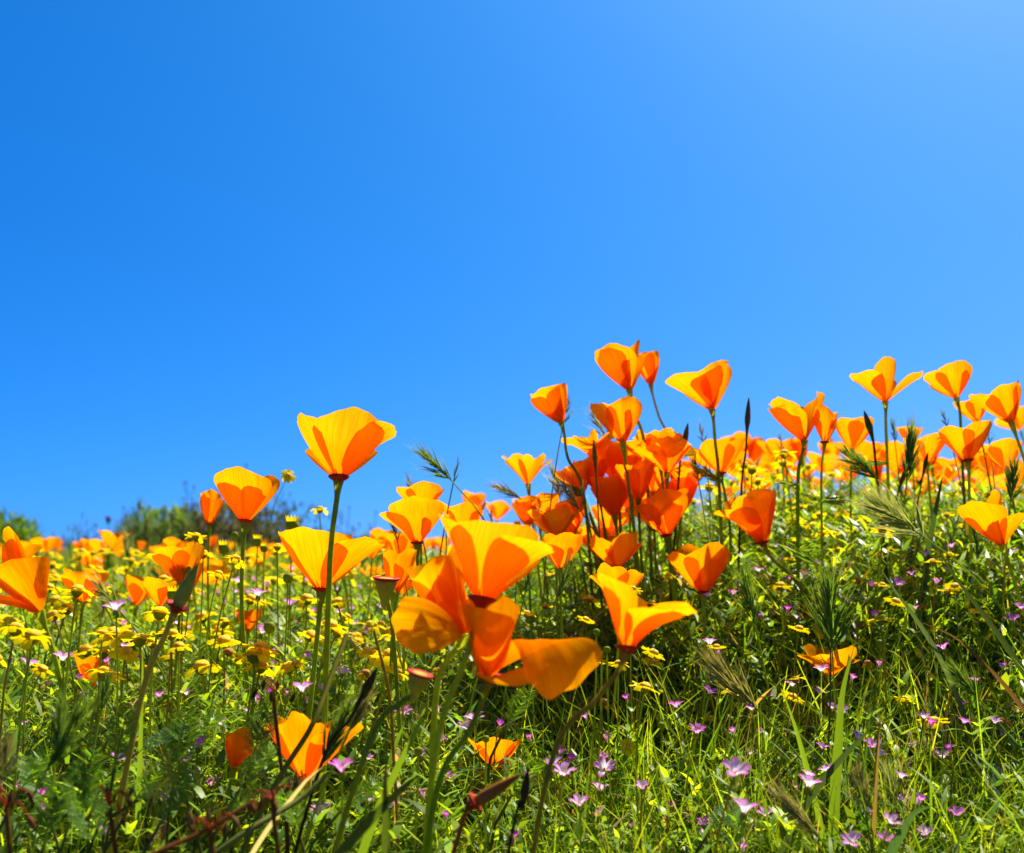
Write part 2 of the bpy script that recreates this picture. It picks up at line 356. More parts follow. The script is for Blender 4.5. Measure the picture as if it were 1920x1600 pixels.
def poppy(label, bx, by, w, h, d=None, tilt=0, pitch=-6, hue=.4, via=None, rim=True, hmin=.09, hmax=.36, root=None, group=POPPY_GROUP, sc=None, **opts):
    seedc[0] += 1; seed = opts.pop('seed', seedc[0]); g = np.random.default_rng(seed)
    d = d or .052*F/w
    d = fit_depth(bx, by, d, hmin, hmax)
    base = P(bx, by, d); ax = axis_of(tilt, pitch); px2m = d/F
    theta = math.degrees(math.atan(.47*w/h)); theta = opts.pop('theta', min(theta, 62))
    L = h*px2m/max(math.cos(math.radians(theta)), .5)*opts.pop('ls', 1.0)
    if root is None:
        sl_ = base[2]-float(G(base[0], base[1])); rx, ry = base[0]-ax[0]*.5*sl_+g.uniform(-.012, .012), base[1]-ax[1]*.4*sl_+g.uniform(-.01, .02)
    else:
        q = P(root[0], root[1], root[2] if len(root) > 2 else d); rx, ry = q[0], q[1]
    rt = np.array([rx, ry, float(G(rx, ry))-.004])
    e = empty('poppy', rt, label, 'poppy', group)
    R = frame(ax)
    for V, Fc, C, uv in flower_parts(L, w, theta, seed, hue, opts):
        part('petal', mesh('petal', V@R.T + (base-rt), Fc, M['petal'], C, uv), e)
    for ci, (ct, ph, kw) in enumerate(opts.get('patches', ())):
        V, Fc, C, uv = patch(ct, d, ph, seed+ci, **kw); part('petal', mesh('petal', V-rt, Fc, M['petal'], C, uv), e)
    vp = None
    if via is not None: vp = [P(v[0], v[1], v[2] if len(v) > 2 else d) for v in via]
    pts = stem_path(base, ax, rt, vp)
    s = np.clip(L/.042, .6, 1.15)
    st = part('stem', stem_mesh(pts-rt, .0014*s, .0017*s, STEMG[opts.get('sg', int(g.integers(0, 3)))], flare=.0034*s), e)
    if rim:
        part('receptacle_rim', mesh('receptacle_rim', (RIM[0]*s*opts.get('rims', 1.0))@R.T + (base-rt), RIM[1], M['rim']), st)
    if not LEAVES: LEAVES.extend(dissected_leaf(i) for i in range(4))
    for fr in (.62, .72, .82, .92)[0 if d > .78 else 2:]:
        pt = pts[int(fr*(len(pts)-1))]-rt; lv = g.uniform(0, 6.28)
        part('leaf', LEAVES[int(g.integers(0, 4))], e, m4(frame(np.array([math.cos(lv)*.35, math.sin(lv)*.35, 1.0]), g.uniform(0, 6.28)), pt, g.uniform(.9, 1.6)))
    v, f, c = stamens(g, s)
    part('stamens', mesh('stamens', v@R.T+(base-rt), f, M['stamen']), e)
    return e

HEROES = [
 # label, base x, base y, width, height (photo pixels), settings
 ('tallest golden poppy standing alone against the sky on a long bare stem', 635, 897, 166, 122, dict(d=.62, tilt=-1, pitch=-14, hue=.75, via=[(622, 1010), (616, 1120)], root=(600, 1600, .66),
    p={0: dict(phi=-62, W=1.05), 3: dict(phi=-168, W=.95), 2: dict(phi=8, L=1.0, th1=48), 1: dict(phi=95)}, rip=.012)),
 ('golden cup poppy crossed by the long stem of the tallest poppy', 603, 1106, 150, 122, dict(d=.74, tilt=3, pitch=-4, hue=.55, p={0: dict(phi=-110, W=1.1), 2: dict(phi=-15, th1=52), 1: dict(phi=75), 3: dict(phi=165)})),
 ('large yellow-orange poppy with thick pale stem, highest of the overlapping front three', 903, 1126, 205, 140, dict(d=.50, tilt=9, pitch=-10, hue=.8, sg=2, via=[(870, 1245, .50), (815, 1420, .49)], root=(765, 1640, .50),
    p={0: dict(phi=-75, W=1.25, th0=34, th1=26), 2: dict(phi=-20, th0=38, th1=52, curl=35, W=1.1), 1: dict(phi=80, W=1.1), 3: dict(phi=178, th0=36, th1=30, L=1.0)}, rims=1.25)),
 ('yellow poppy leaning left with one lower petal spread flat', 868, 1190, 150, 150, dict(d=.54, tilt=-24, pitch=-2, hue=.85, rim=False, via=[(838, 1240), (815, 1330)], root=(800, 1620, .56),
    skip=(3,), patches=[([[(866, 1188, 0), (866, 1190, 0), (867, 1192, 0), (868, 1194, 0)], [(846, 1150, -14), (842, 1166, -16), (848, 1186, -16), (856, 1202, -14)], [(800, 1108, -24), (790, 1150, -28), (795, 1204, -28), (818, 1228, -24)], [(756, 1122, -26), (728, 1128, -30), (732, 1232, -30), (786, 1226, -26)]], .75, dict(rip=.0006))],
    p={0: dict(phi=-70, th0=20, th1=8, L=.92), 2: dict(phi=20, th0=20, th1=14), 1: dict(phi=110, th0=14, th1=14, L=1.03)})),
 ('orange poppy with one reflexed petal drooping far to one side', 916, 1270, 136, 138, dict(d=.50, tilt=2, ls=1.05, pitch=4, hue=.45, sg=1, via=[(880, 1370, .49), (815, 1500, .48)], root=(750, 1680, .49), rims=1.25, skip=(2,),
    patches=[([[(918, 1262, 0), (920, 1260, 0), (922, 1260, 0), (924, 1262, 0)], [(950, 1165, 6), (985, 1140, 10), (1035, 1140, 14), (1075, 1178, 14)], [(972, 1205, -12), (1005, 1215, -20), (1065, 1205, -16), (1118, 1192, -6)], [(982, 1258, -16), (992, 1325, -20), (1108, 1322, -18), (1128, 1222, -8)]], .5, dict(rip=.0009, crease=.0007))],
    p={3: dict(phi=-150, th0=22, th1=14, L=.95, W=1.15), 1: dict(phi=95, th0=18, th1=18, L=1.0), 0: dict(phi=-60, th0=75, th1=112, L=.52, W=.9)})),
 ('golden poppy opened wide with a petal stretched sideways over a brownish stem', 1176, 1216, 170, 122, dict(d=.49, tilt=6, pitch=-8, hue=.85, sg=3, via=[(1120, 1310, .48), (1030, 1440, .46)], root=(900, 1640, .45), rims=1.2,
    p={3: dict(phi=-172, th0=26, th1=22, L=1.0, W=1.0), 1: dict(phi=140, th0=24, th1=18, L=.98), 2: dict(phi=5, th0=26, th1=92, L=.98, W=1.05), 0: dict(phi=-40, th0=36, th1=84, L=.92, W=.9)})),
 ('upright deep orange poppy with pleated petals among foxtail grass', 1318, 1112, 108, 90, dict(d=.92, hue=.25, rip=.04)),
 ('orange poppy bent on a brown curved stem with one petal spread', 1430, 1018, 95, 96, dict(d=.95, tilt=-12, pitch=-2, hue=.3, sg=3, via=[(1450, 1050), (1505, 1110)], root=(1530, 1250, 1.0), p={3: dict(phi=-170, th0=30, th1=66), 0: dict(phi=-80, W=1.2)})),
 ('orange poppy with three pointed lobes below the curled poppy cluster', 1250, 1005, 96, 82, dict(d=1.0, tilt=-6, hue=.3, p={3: dict(phi=-165, th1=50), 2: dict(phi=-15)})),
 ('small shallow orange poppy low in the grass behind a broad blade', 1556, 1266, 98, 57, dict(d=.82, hue=.4, hmin=.07, tilt=2, rim=False, p={3: dict(th1=72, curl=30), 2: dict(th1=70)})),
 ('narrow orange poppy nodding toward the open sky on a thin curved stem', 1052, 792, 70, 74, dict(d=1.02, tilt=-22, pitch=-4, hue=.45, theta=24, rim=False, via=[(1065, 860), (1095, 930)], root=(1120, 1080, 1.08))),
 ('orange poppy split by a deep V, one of a touching pair', 1180, 731, 88, 82, dict(d=1.05, tilt=-8, hue=.4, rim=False, via=[(1192, 780), (1210, 850)], root=(1225, 1000, 1.1), p={3: dict(phi=-160, W=1.1), 2: dict(phi=-10, th1=12, th0=24, W=.8), 0: dict(phi=-125)})),
 ('small half-closed orange poppy, the slimmer of a touching pair', 1220, 721, 46, 66, dict(d=1.1, tilt=-3, hue=.35, theta=17, W=.48, rim=False, via=[(1235, 780), (1258, 850)], root=(1275, 1000, 1.15))),
 ('orange poppy in profile above the ridge between two pointed buds', 1335, 768, 104, 84, dict(d=1.03, tilt=-8, hue=.4, rim=False, via=[(1341, 830), (1348, 900)], root=(1355, 1010, 1.08), p={3: dict(phi=-160, th1=52), 2: dict(phi=-20, th0=30, th1=20)})),
 ('orange poppy with stacked petals just below the touching pair', 1168, 829, 84, 80, dict(d=1.0, tilt=-6, hue=.35, rim=False)),
 ('ragged orange poppy with narrow backward curled petals', 1112, 860, 76, 56, dict(d=1.05, tilt=-10, hue=.25, W=.36, curl=80, rip=.09, flare=40, theta=34, e=.3, rim=False)),
 ('small orange poppy with curled tips beside pale feathery grass', 990, 908, 70, 62, dict(d=1.08, tilt=-6, hue=.35, W=.42, curl=60, rip=.07, flare=30, theta=30, e=.3, rim=False)),
 ('broad orange poppy in the middle of the curled cluster', 1160, 908, 90, 80, dict(d=1.05, hue=.25, rip=.05, rim=False, p={0: dict(th1=50)})),
 ('wilting orange poppy with inward curled petals above the cluster', 1250, 886, 78, 68, dict(d=1.02, hue=.15, curl=-130, rip=.12, theta=30, rim=False, notch=.06, p={3: dict(th0=50, th1=80, L=1.15, rip=.06), 0: dict(phi=-60, th0=34, th1=20, curl=-160)})),
 ('closed deep orange poppy cup in the curled cluster', 1197, 936, 66, 76, dict(d=1.0, hue=.1, theta=22, rim=False)),
 ('reddish orange poppy in shade at the foot of the cluster', 1152, 968, 76, 80, dict(d=1.02, hue=.05, tilt=-8, rim=False)),
 ('half-open dark orange poppy above a wide poppy pair', 990, 986, 48, 58, dict(d=1.0, hue=.1, theta=20, rim=False)),
 ('wide orange poppy with folded petals behind the largest poppy', 1042, 1008, 92, 54, dict(d=.95, hue=.25, rim=False)),
 ('dark orange poppy cup half hidden behind the largest poppy', 1050, 1066, 68, 68, dict(d=.85, hue=.0, theta=24, rim=False)),
 ('crumpled orange poppy with jagged petal edge above the low curled one', 1155, 1066, 88, 62, dict(d=.92, hue=.1, notch=.09, rip=.05, rim=False)),
 ('curled orange poppy crouching behind the golden wide-open poppy', 1160, 1122, 92, 56, dict(d=.82, hue=.1, curl=40, rip=.06, rim=False)),
 ('orange poppy with a bright collar above yellow daisies on the ridge', 1352, 888, 86, 64, dict(d=1.05, hue=.3, via=[(1360, 930), (1368, 980)], root=(1372, 1100, 1.1))),
 ('five-lobed orange poppy alone on a straight stem above the ridge', 1660, 753, 102, 70, dict(d=1.03, hue=.4, tilt=0, rim=False, via=[(1661, 800), (1664, 870)], root=(1666, 1000, 1.06), p={0: dict(phi=-80, th0=20, th1=8, W=.7), 3: dict(phi=-165, th1=58, W=.85), 2: dict(phi=-15, th1=55, W=.85)})),
 ('small orange poppy with rounded petals on a bent stem above the ridge', 1793, 746, 78, 66, dict(d=1.1, tilt=-8, pitch=-14, hue=.4, rim=False, via=[(1800, 775), (1803, 840)], root=(1810, 990, 1.12))),
 ('orange poppy with two upright lobes at the highest end of the ridge', 1896, 792, 76, 74, dict(d=1.0, tilt=-14, hue=.35, rim=False)),
 ('large wilting orange poppy with a shrivelled brownish front petal', 1508, 826, 100, 86, dict(d=.98, tilt=-4, hue=.25, rim=False, via=[(1502, 860), (1496, 910)], root=(1490, 1060, 1.05), p={0: dict(phi=-130, th0=42, th1=74, rip=.12, W=.62, curl=-110), 1: dict(L=1.12), 2: dict(rip=.06)}, notch=.04)),
 ('narrow shrivelled orange poppy pressed against the large wilting one', 1546, 830, 34, 66, dict(d=.97, tilt=3, hue=.1, theta=10, W=.34, rip=.08, via=[(1541, 870), (1540, 940)], root=(1538, 1080, 1.0))),
 ('orange poppy beside a leaning dark bud on the ridge', 1598, 842, 66, 60, dict(d=1.1, hue=.25, tilt=8, rim=False)),
 ('cup-shaped orange poppy with a pale stout stem at the ridge end', 1815, 864, 88, 74, dict(d=.98, hue=.4, tilt=-2, via=[(1818, 950), (1822, 1060)], root=(1824, 1170, 1.0))),
 ('orange poppy behind an upright foxtail on the ridge', 1738, 868, 66, 56, dict(d=1.15, hue=.35, rim=False)),
 ('small orange poppy overlapped by an upright foxtail head', 1708, 832, 46, 32, dict(d=1.2, hue=.35, rim=False)),
 ('big orange poppy with deep shadows below the ridge end', 1880, 1022, 100, 88, dict(d=.85, tilt=-12, hue=.25, rim=False, p={2: dict(phi=10, th0=14, th1=6, W=.6, L=1.05), 0: dict(phi=-40, th0=45, th1=62, L=.8)})),
 ('pair-topped orange poppy above the dark foxtail on the ridge', 1832, 792, 52, 48, dict(d=1.15, hue=.3, rim=False, tilt=-8)),
 ('pleated orange poppy touching the green sprig at the ridge end', 1888, 880, 62, 54, dict(d=1.05, hue=.35, tilt=-6, rim=False)),
 ('large orange poppy beside a tiny single yellow daisy against the sky', 460, 978, 122, 96, dict(d=.85, tilt=3, hue=.4, root=(485, 1300, .9), p={0: dict(phi=-100, W=1.1), 2: dict(phi=-20)})),
 ('small slim orange poppy bud opening beside the large orange poppy', 393, 984, 38, 58, dict(d=.98, hue=.05, theta=11, W=.40, flare=9, e=.14, curl=12, rip=.05, root=(408, 1300, 1.0))),
 ('golden poppy behind the crowded yellow daisies', 338, 1092, 82, 74, dict(d=.85, hue=.65, tilt=-4, rim=False, p={3: dict(phi=-160, th1=48)})),
 ('small orange poppy peeking over the golden poppy by the daisies', 326, 1040, 40, 30, dict(d=1.25, hue=.35, rim=False)),
 ('big glossy dark orange poppy with upright yellow-edged petals by daisies', 74, 1146, 112, 118, dict(d=.72, tilt=-22, pitch=6, hue=.45, rim=False, root=(130, 1500, .75), p={0: dict(phi=-95, W=1.2, th0=34, th1=20), 1: dict(phi=60, th0=8, th1=-8, L=1.30, W=.62), 2: dict(phi=0, th0=8, th1=-14, L=1.22, W=.8), 3: dict(phi=-160, th0=52, th1=64)})),
 ('ruffled orange poppy directly above a side-on yellow daisy', 155, 1128, 76, 62, dict(d=.95, hue=.45, rip=.06, curl=-30, rim=False)),
 ('orange poppy half hidden behind the double poppy front', 790, 962, 82, 56, dict(d=.98, hue=.35, theta=36, rim=False)),
 ('orange bowl poppy with a petal spread, in front of its half-hidden twin', 782, 1019, 108, 82, dict(d=.90, tilt=-2, hue=.4, p={3: dict(phi=-170, th0=45, th1=60), 0: dict(phi=-85, W=1.15)})),
 ('orange poppy in shade behind the largest yellow-orange poppy', 868, 1003, 82, 60, dict(d=1.0, hue=.1, rim=False)),
 ('folded upright orange poppy petal cup beside the leaning yellow poppy', 742, 1112, 46, 82, dict(d=.78, hue=.4, theta=14, W=.4, rim=False)),
 ('small dark orange poppy sunk among stems under the daisies', 465, 1184, 42, 42, dict(d=.95, hue=.0, theta=20, rim=False, hmin=.06)),
 ('tubular orange poppy with a single loose petal low in the grass', 438, 1442, 40, 74, dict(d=.66, tilt=10, hue=.15, theta=8, W=.42, rim=False, hmin=.05, p={2: dict(phi=-20, th0=30, th1=48, L=.75)})),
 ('deep orange poppy in shade behind dark stems low in the grass', 572, 1464, 112, 122, dict(d=.58, tilt=2, hue=.1, theta=27, rim=False, hmin=.05, rip=.08, notch=.06, W=.5, flare=6, e=.34)),
 ('dark orange poppy screened by grass below the daisies', 172, 1288, 50, 60, dict(d=.9, hue=.0, theta=20, rim=False, hmin=.05)),
 ('orange poppy buried in grass behind the two thick front stems', 930, 1442, 92, 58, dict(d=.72, hue=.1, rim=False, hmin=.04)),
 ('golden poppy low among daisies behind the pointed bud', 300, 1136, 64, 50, dict(d=1.0, hue=.5, rim=False)),
 ('small orange poppy behind the golden cup poppy', 697, 1046, 42, 40, dict(d=1.15, hue=.15, rim=False)),
 ('tiny orange poppy deep in grass beneath a yellow daisy', 1330, 1340, 46, 32, dict(d=.9, hue=.05, rim=False, hmin=.03)),
 ('tiny reddish poppy hidden behind the small shallow poppy', 1592, 1212, 44, 42, dict(d=.95, hue=.0, rim=False, hmin=.04)),
 ('tiny red-orange closed poppy in shade on the slope', 1875, 1142, 20, 28, dict(d=1.0, hue=.0, theta=12, rim=False, hmin=.04, hmax=.25)),
 ('dark orange poppy between the ridge cluster and the three-lobed poppy', 1275, 965, 66, 66, dict(d=1.1, hue=.2, rim=False)),
]
for label, bx, by, w_, h_, o in HEROES:
    poppy(label, bx, by, w_, h_, **o)
for i, (bx, by) in enumerate([(1118, 915), (1180, 880), (1226, 925), (1140, 1000), (1092, 925), (1238, 872), (1182, 958), (1282, 925), (1078, 995), (1012, 982), (1120, 1045), (1222, 975), (1066, 1035)]):
    poppy('crumpled orange-red poppy packed into the tight clump on the slope', bx, by, 62+6*(i % 4), 56+5*(i % 3), d=1.04+.02*(i % 4), hue=.10+.07*(i % 5), tilt=-12+7*(i % 4), rip=.05+.02*(i % 3), curl=(-60, 45, 15, -110)[i % 4], notch=.05, flare=(0, 25, -8)[i % 3], rim=False, group='crumpled poppies of the tight clump')

# poppies that only their place tells apart share heads; each still has its own stem
def head_variants(n):
    out = []
    for i in range(n):
        th = [30, 36, 24, 44, 33, 14, 40, 28, 50, 10, 34, 22][i]
        hue = [.25, .1, .4, .2, .05, .0, .5, .15, .3, .0, .08, .2][i]
        ps = flower_parts(.040, 1, th, 900+i, hue, dict(rip=.03, curl=[8, 30, 0, 20, 45, -20, 10, 15][i % 8], W=[.6, .55, .62, .6, .42, .5, .6, .58][i % 8]), hi=False)
        out.append([mesh('petal', V, Fc, M['petal'], C, uv) for V, Fc, C, uv in ps])
    return out
HEADS = head_variants(12)
def crowd_poppy(base, size, label, group, tilt=None, i=None):
    """size = width of the open flower in metres"""
    g = random; i = g.randrange(12) if i is None else i
    ax = axis_of(g.uniform(-16, 14) if tilt is None else tilt, g.uniform(-14, 8))
    rx, ry = base[0]-ax[0]*.05, base[1]+.01; rt = np.array([rx, ry, float(G(rx, ry))-.004])
    e = empty('poppy', rt, label, 'poppy', group)
    mt = m4(frame(ax, g.uniform(0, 6.28)), base-rt, size/.05)
    for me in HEADS[i]: part('petal', me, e, mt)
    pts = stem_path(base, ax, rt)[::3]
    if np.linalg.norm(pts[-1]-rt) > 1e-6: pts = np.vstack([pts, rt])
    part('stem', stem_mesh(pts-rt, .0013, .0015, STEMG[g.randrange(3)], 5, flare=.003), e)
RIDGE = [(1410, 868, 46), (1386, 856, 46), (1428, 895, 42), (1442, 884, 36), (1400, 908, 42), (1378, 896, 42), (1458, 905, 46), (1430, 930, 46), (1500, 905, 42), (1546, 890, 46),
 (1480, 884, 40), (1556, 868, 40), (1620, 884, 60), (1646, 905, 56), (1682, 890, 60), (1705, 925, 52), (1722, 905, 60), (1752, 940, 56), (1672, 925, 42), (1735, 965, 60), (1696, 950, 46),
 (1786, 898, 46), (1770, 910, 42), (1830, 900, 56), (1850, 936, 60), (1872, 908, 52), (1905, 925, 56), (1820, 940, 52), (1862, 868, 56), (1912, 806, 44), (1790, 960, 42), (1618, 940, 34),
 (1290, 905, 40), (1130, 950, 50), (1215, 950, 50), (1180, 972, 44), (1228, 1058, 34), (932, 975, 38), (884, 966, 44), (1003, 972, 46), (1470, 925, 36), (1530, 925, 36), (1660, 965, 40), (1765, 985, 46), (1850, 985, 40), (1590, 905, 44), (1895, 955, 46), (1640, 872, 44), (1575, 905, 36)]
for bx, by, w_ in RIDGE:
    d = fit_depth(bx, by, .048*F/w_, .06, .32); crowd_poppy(P(bx, by, d), 1.4*w_*d/F, 'orange poppy in the dense crowd along the ridge crest', 'poppies crowded along the ridge crest')
n = 0
while n < 34:
    y = random.uniform(1.25, 2.3); x = random.uniform(.18*y, .52*y); z = float(G(x, y))+random.uniform(.10, .24); px, py, _ = proj(np.array([x, y, z]))
    if not (850 < py < 985): continue
    crowd_poppy(np.array([x, y, z]), random.uniform(.042, .056), 'orange poppy in the dense crowd along the ridge crest', 'poppies crowded along the ridge crest'); n += 1
n = 0
while n < 105:
    y = random.uniform(1.7, 6.2) if n > 10 else random.uniform(1.1, 1.8); x = random.uniform(-.50*y-.1, -.02*y-.05)
    z = float(G(x, y))+random.uniform(.09, .2); px, py, _ = proj(np.array([x, y, z]))
    if py < 1028 or px > 900: continue
    crowd_poppy(np.array([x, y, z]), random.uniform(.04, .055), 'small distant orange poppy in the flat field before the green shrubs' if n > 10 else 'mid-sized orange poppy standing among the crowded yellow daisies', 'distant poppies in the field' if n > 10 else 'poppies among the crowded daisies'); n += 1

# ------------------------------------------------------------------ buds and spent poppy heads
def bud_thing(label, bx, by, tx, ty, d, wpx, col, collar=True, via=None, root=None, tipcol=None, hmax=.4):
    d = fit_depth(bx, by, d, .03, hmax); b = P(bx, by, d); t = P(tx, ty, d); ax = nrm(t-b); Lb = np.linalg.norm(t-b); r = wpx*.5*d/F
    l_ = [b]+[P(v[0], v[1], d) for v in via] if via else [b+ax*.01, b]; rt = ground_hit(l_[-1], l_[-1]-l_[-2])
    e = empty('poppy_bud', rt, label, 'flower bud', 'pointed poppy buds'); R = frame(ax)
    z = np.linspace(0, 1, 12); pr = [(r*(.62+.38*math.sin(min(a/.3, 1)*1.57))*(1-a**2.2)**.9+.0002, a*Lb) for a in z]
    V, Fc = lathe(pr, 12); c = z.repeat(12)[:, None]
    tc = np.asarray(tipcol if tipcol is not None else col)
    part('bud', mesh('bud', V@R.T+(b-rt), Fc, M['bud'], np.asarray(col)*(1-c)+tc*c), e)
    vp = [P(v[0], v[1], d) for v in via] if via else None
    part('stem', stem_mesh(stem_path(b, ax, rt, vp)-rt, r*.36, r*.36+.0002, np.asarray(col)*.9, flare=r*.75), e)
    if collar:
        s = r*1.65/.0058
        part('receptacle_rim', mesh('receptacle_rim', (RIM[0]*s)@R.T+(b-rt), RIM[1], M['rim']), e)
BG = (.16, .17, .05); BD = (.10, .075, .035)
bud_thing('long grey-green poppy bud with a bright red collar above the daisies', 332, 1138, 372, 1056,   .55, 28, (.38, .35, .14), via=[(310, 1190), (262, 1320)], root=(225, 1500), tipcol=(.22, .25, .07))
bud_thing('reddish brown pointed poppy bud with crimson collar, low in the grass', 890, 1506, 976, 1452, .47, 26, (.30, .12, .06), via=[(868, 1540)], root=(840, 1640), tipcol=(.26, .09, .05))
bud_thing('slim dark brown bud standing highest on the ridge', 1401, 800, 1404, 745, 1.0, 11, BD, False, via=[(1398, 850), (1390, 920)], root=(1385, 1080))
bud_thing('small dark bud leaning beside the wilting curled poppy', 1283, 832, 1290, 793, 1.05, 11, BD, False, via=[(1275, 870)], root=(1268, 1040))
bud_thing('dark bud leaning toward the ridge poppy beside it', 1633, 810, 1620, 770, 1.0, 13, (.09, .11, .035), False, via=[(1640, 850)], root=(1645, 1040))
bud_thing('green bud standing before the ragged curled poppy', 1116, 868, 1113, 824, 1.0, 9, BG, False, root=(1125, 1060))
bud_thing('short dark brown bud between ridge poppies', 1733, 880, 1740, 848, 1.1, 9, BD, False, root=(1735, 1040))
bud_thing('small purple-brown bud rising beside the upright foxtail', 1690, 905, 1700, 875, 1.1, 9, (.12, .06, .05), False, root=(1690, 1050))
bud_thing('dark purple-green bud hanging over a tall thin stalk near the dry daisy', 682, 1300, 708, 1252, .52, 17, (.07, .05, .035), False, via=[(655, 1350), (600, 1440)], root=(560, 1620))
bud_thing('swollen dark maroon bud on a leaning stalk beside the reddish bud', 982, 1500, 990, 1440, .46, 17, (.055, .035, .03), False, via=[(965, 1540)], root=(950, 1640))
def spent(label, bx, by, d, via, root, tilt):
    d = fit_depth(bx, by, d, .03, .4); b = P(bx, by, d); ax = axis_of(tilt, 6); l_ = [P(v[0], v[1], d) for v in via]; rt = ground_hit(l_[-1], l_[-1]-l_[-2])
    e = empty('spent_poppy_head', rt, label, 'seed head', 'spent poppy heads'); R = frame(ax); s = 1.25*d/.5*.9
    part('receptacle_rim', mesh('receptacle_rim', (RIM[0]*s)@R.T+(b-rt), RIM[1], M['rim']), e)
    V, Fc = lathe([(.0012, -.011), (.0018, -.008), (.0034, -.0045), (.0045, -.0012), (.0043, .0006), (.0030, .0008), (.0002, .0002)], 14)
    part('receptacle', mesh('receptacle', V*s@R.T+(b-rt), Fc, M['stem'], np.array([.42, .42, .10])), e)
    part('stem', stem_mesh(stem_path(b-ax*.008, ax, rt, [P(v[0], v[1], d) for v in via])-rt, .0013, .0015, (.24, .30, .05)), e)
spent('spent poppy head, a petal-less green cup with pink rim', 787, 1266, .50, [(750, 1320), (690, 1400)], (640, 1600), 16)
spent('small spent poppy head with pale rim beside the folded cup', 724, 1088, .72, [(727, 1130), (738, 1200)], (745, 1500), 4)

# ------------------------------------------------------------------ yellow daisies
YC = np.array([.86, .62, .002]); YT = np.array([.90, .74, .003])
def ray_mesh(Lr, W, droop, seed, dry=False):
    g = np.random.default_rng(seed); nu, nv = 5, 6
    u = np.linspace(-1, 1, nu); v = np.linspace(0, 1, nv); U, Vg = np.meshgrid(u, v)
    VV = Vg*(1-.10*np.abs(np.sin(U*math.pi))-.12*np.abs(U)**3)
    Wf = W*(.35+.65*np.sin(np.clip(VV/.7, 0, 1)*1.57))*(1-.25*np.clip(VV-.8, 0, 1)/.2)
    ang = math.radians(g.uniform(-4, 10)) - math.radians(droop)*VV**1.2
    X = .0030+VV*Lr*np.cos(ang); Z = VV*Lr*np.sin(ang) - .0006*np.abs(U)*VV + .0003*np.cos(U*5)*VV
    V = np.stack([X, U*Wf, Z], -1).reshape(-1, 3); i = np.arange(nv-1)[:, None]*nu; j = np.arange(nu-1)[None]
    Fc = np.stack([i+j, i+j+1, i+nu+j+1, i+nu+j], -1).reshape(-1, 4)
    q = VV[..., None]; C = (YC*(1-q)+YT*q)*g.uniform(.9, 1.05)
    if dry: C = C*np.array([.75, .55, .6])
    return mesh('ray', V, Fc, M['ray'], C.reshape(-1, 3), np.stack([U*.5+.5, VV], -1).reshape(-1, 2))
def disc_mesh(seed, dry=False, n=16):
    g = np.random.default_rng(seed); V, Fc = lathe([(.0036, -.0012), (.0041, .0002), (.0040, .0011), (.0034, .0019), (.0024, .0025), (.0012, .0028), (.0001, .0029)], n)
    V = V + nrm(V+np.array([0, 0, .002]))*g.uniform(-.0002, .0006, (len(V), 1)); return mesh('disc', V, Fc, M['drydisc' if dry else 'disc'], smooth=False)
CUP = mesh('cup', *lathe([(.0008, -.0050), (.0022, -.0042), (.0036, -.0022), (.0040, -.0008)], 10), M['stem'], np.array([.16, .22, .03]))
RAYS = [ray_mesh(.0088, .0026, dr, 40+i) for i, dr in enumerate((6, 14, 22, 2, 30, 40))]
DRYRAYS = [ray_mesh(.0065, .0016, dr, 60+i, True) for i, dr in enumerate((40, 60, 75))]
DISCS = [disc_mesh(i) for i in range(4)]; DRYDISC = disc_mesh(9, True)
def whole_head(seed):
    g = np.random.default_rng(seed); n = int(g.integers(8, 12)); parts = []
    V, Fc, C = [], [], []; o = 0
    for k in range(n):
        a = k*6.283/n; me = RAYS[int(g.integers(0, 4))]; v = np.empty(len(me.vertices)*3, np.float32); me.vertices.foreach_get('co', v); v = v.reshape(-1, 3)
        c, s = math.cos(a), math.sin(a); v = v@np.array([[c, -s, 0], [s, c, 0], [0, 0, 1]]).T
        f = np.array([p.vertices[:] for p in me.polygons]); V.append(v); Fc.append(f+o); o += len(v)
    V = np.concatenate(V); return mesh('rays', V, np.concatenate(Fc), M['ray'], np.tile((YC+YT)/2, (len(V), 1)), np.zeros((len(V), 2)))
WHOLE = [whole_head(70+i) for i in range(4)]
def thin_stem(head, ax, rt, r, col, me_n=5):
    pts = stem_path(head, ax, rt)[::3]
    if np.linalg.norm(pts[-1]-rt) > 1e-6: pts = np.vstack([pts, rt])
    return stem_mesh(pts-rt, r, r*1.25, col, me_n)
def daisy(px, py, wpx, label, group, tilt=0, pitch=-8, d=None, full=True, dry=False, pos=None, size=.0225, hmin=.05, hmax=.24, name='yellow_daisy'):
    g = random
    if pos is None:
        d = fit_depth(px, py, d or size*F/wpx, hmin, hmax); head = P(px, py, d); sc = wpx*d/F/.0225
    else: head = pos; sc = size/.0225
    ax = axis_of(tilt+g.uniform(-5, 5), pitch+g.uniform(-5, 5))
    rx, ry = head[0]-ax[0]*.04+g.uniform(-.015, .015), head[1]+g.uniform(0, .02); rt = np.array([rx, ry, float(G(rx, ry))-.004])
    e = empty(name, rt, label, 'daisy', group); R = frame(ax, g.uniform(0, 6.28)); mt = m4(R, head-rt, sc)
    if full:
        n = g.randint(8, 12)
        for k in range(n):
            if dry and g.random() < .25: continue
            mk = mt @ Matrix.Rotation(k*6.2832/n+g.uniform(-.1, .1), 4, 'Z') @ Matrix.Rotation(g.uniform(-.12, .2), 4, 'Y')
            part('ray', g.choice(DRYRAYS if dry else RAYS), e, mk)
    else: part('rays', g.choice(WHOLE), e, mt)
    part('disc', DRYDISC if dry else g.choice(DISCS), e, mt); part('cup', CUP, e, mt)
    part('stem', thin_stem(head-ax*.0045*sc, ax, rt, .0007*max(sc, .6), STEMG[g.choice((0, 2, 2, 3))]), e)
    return e
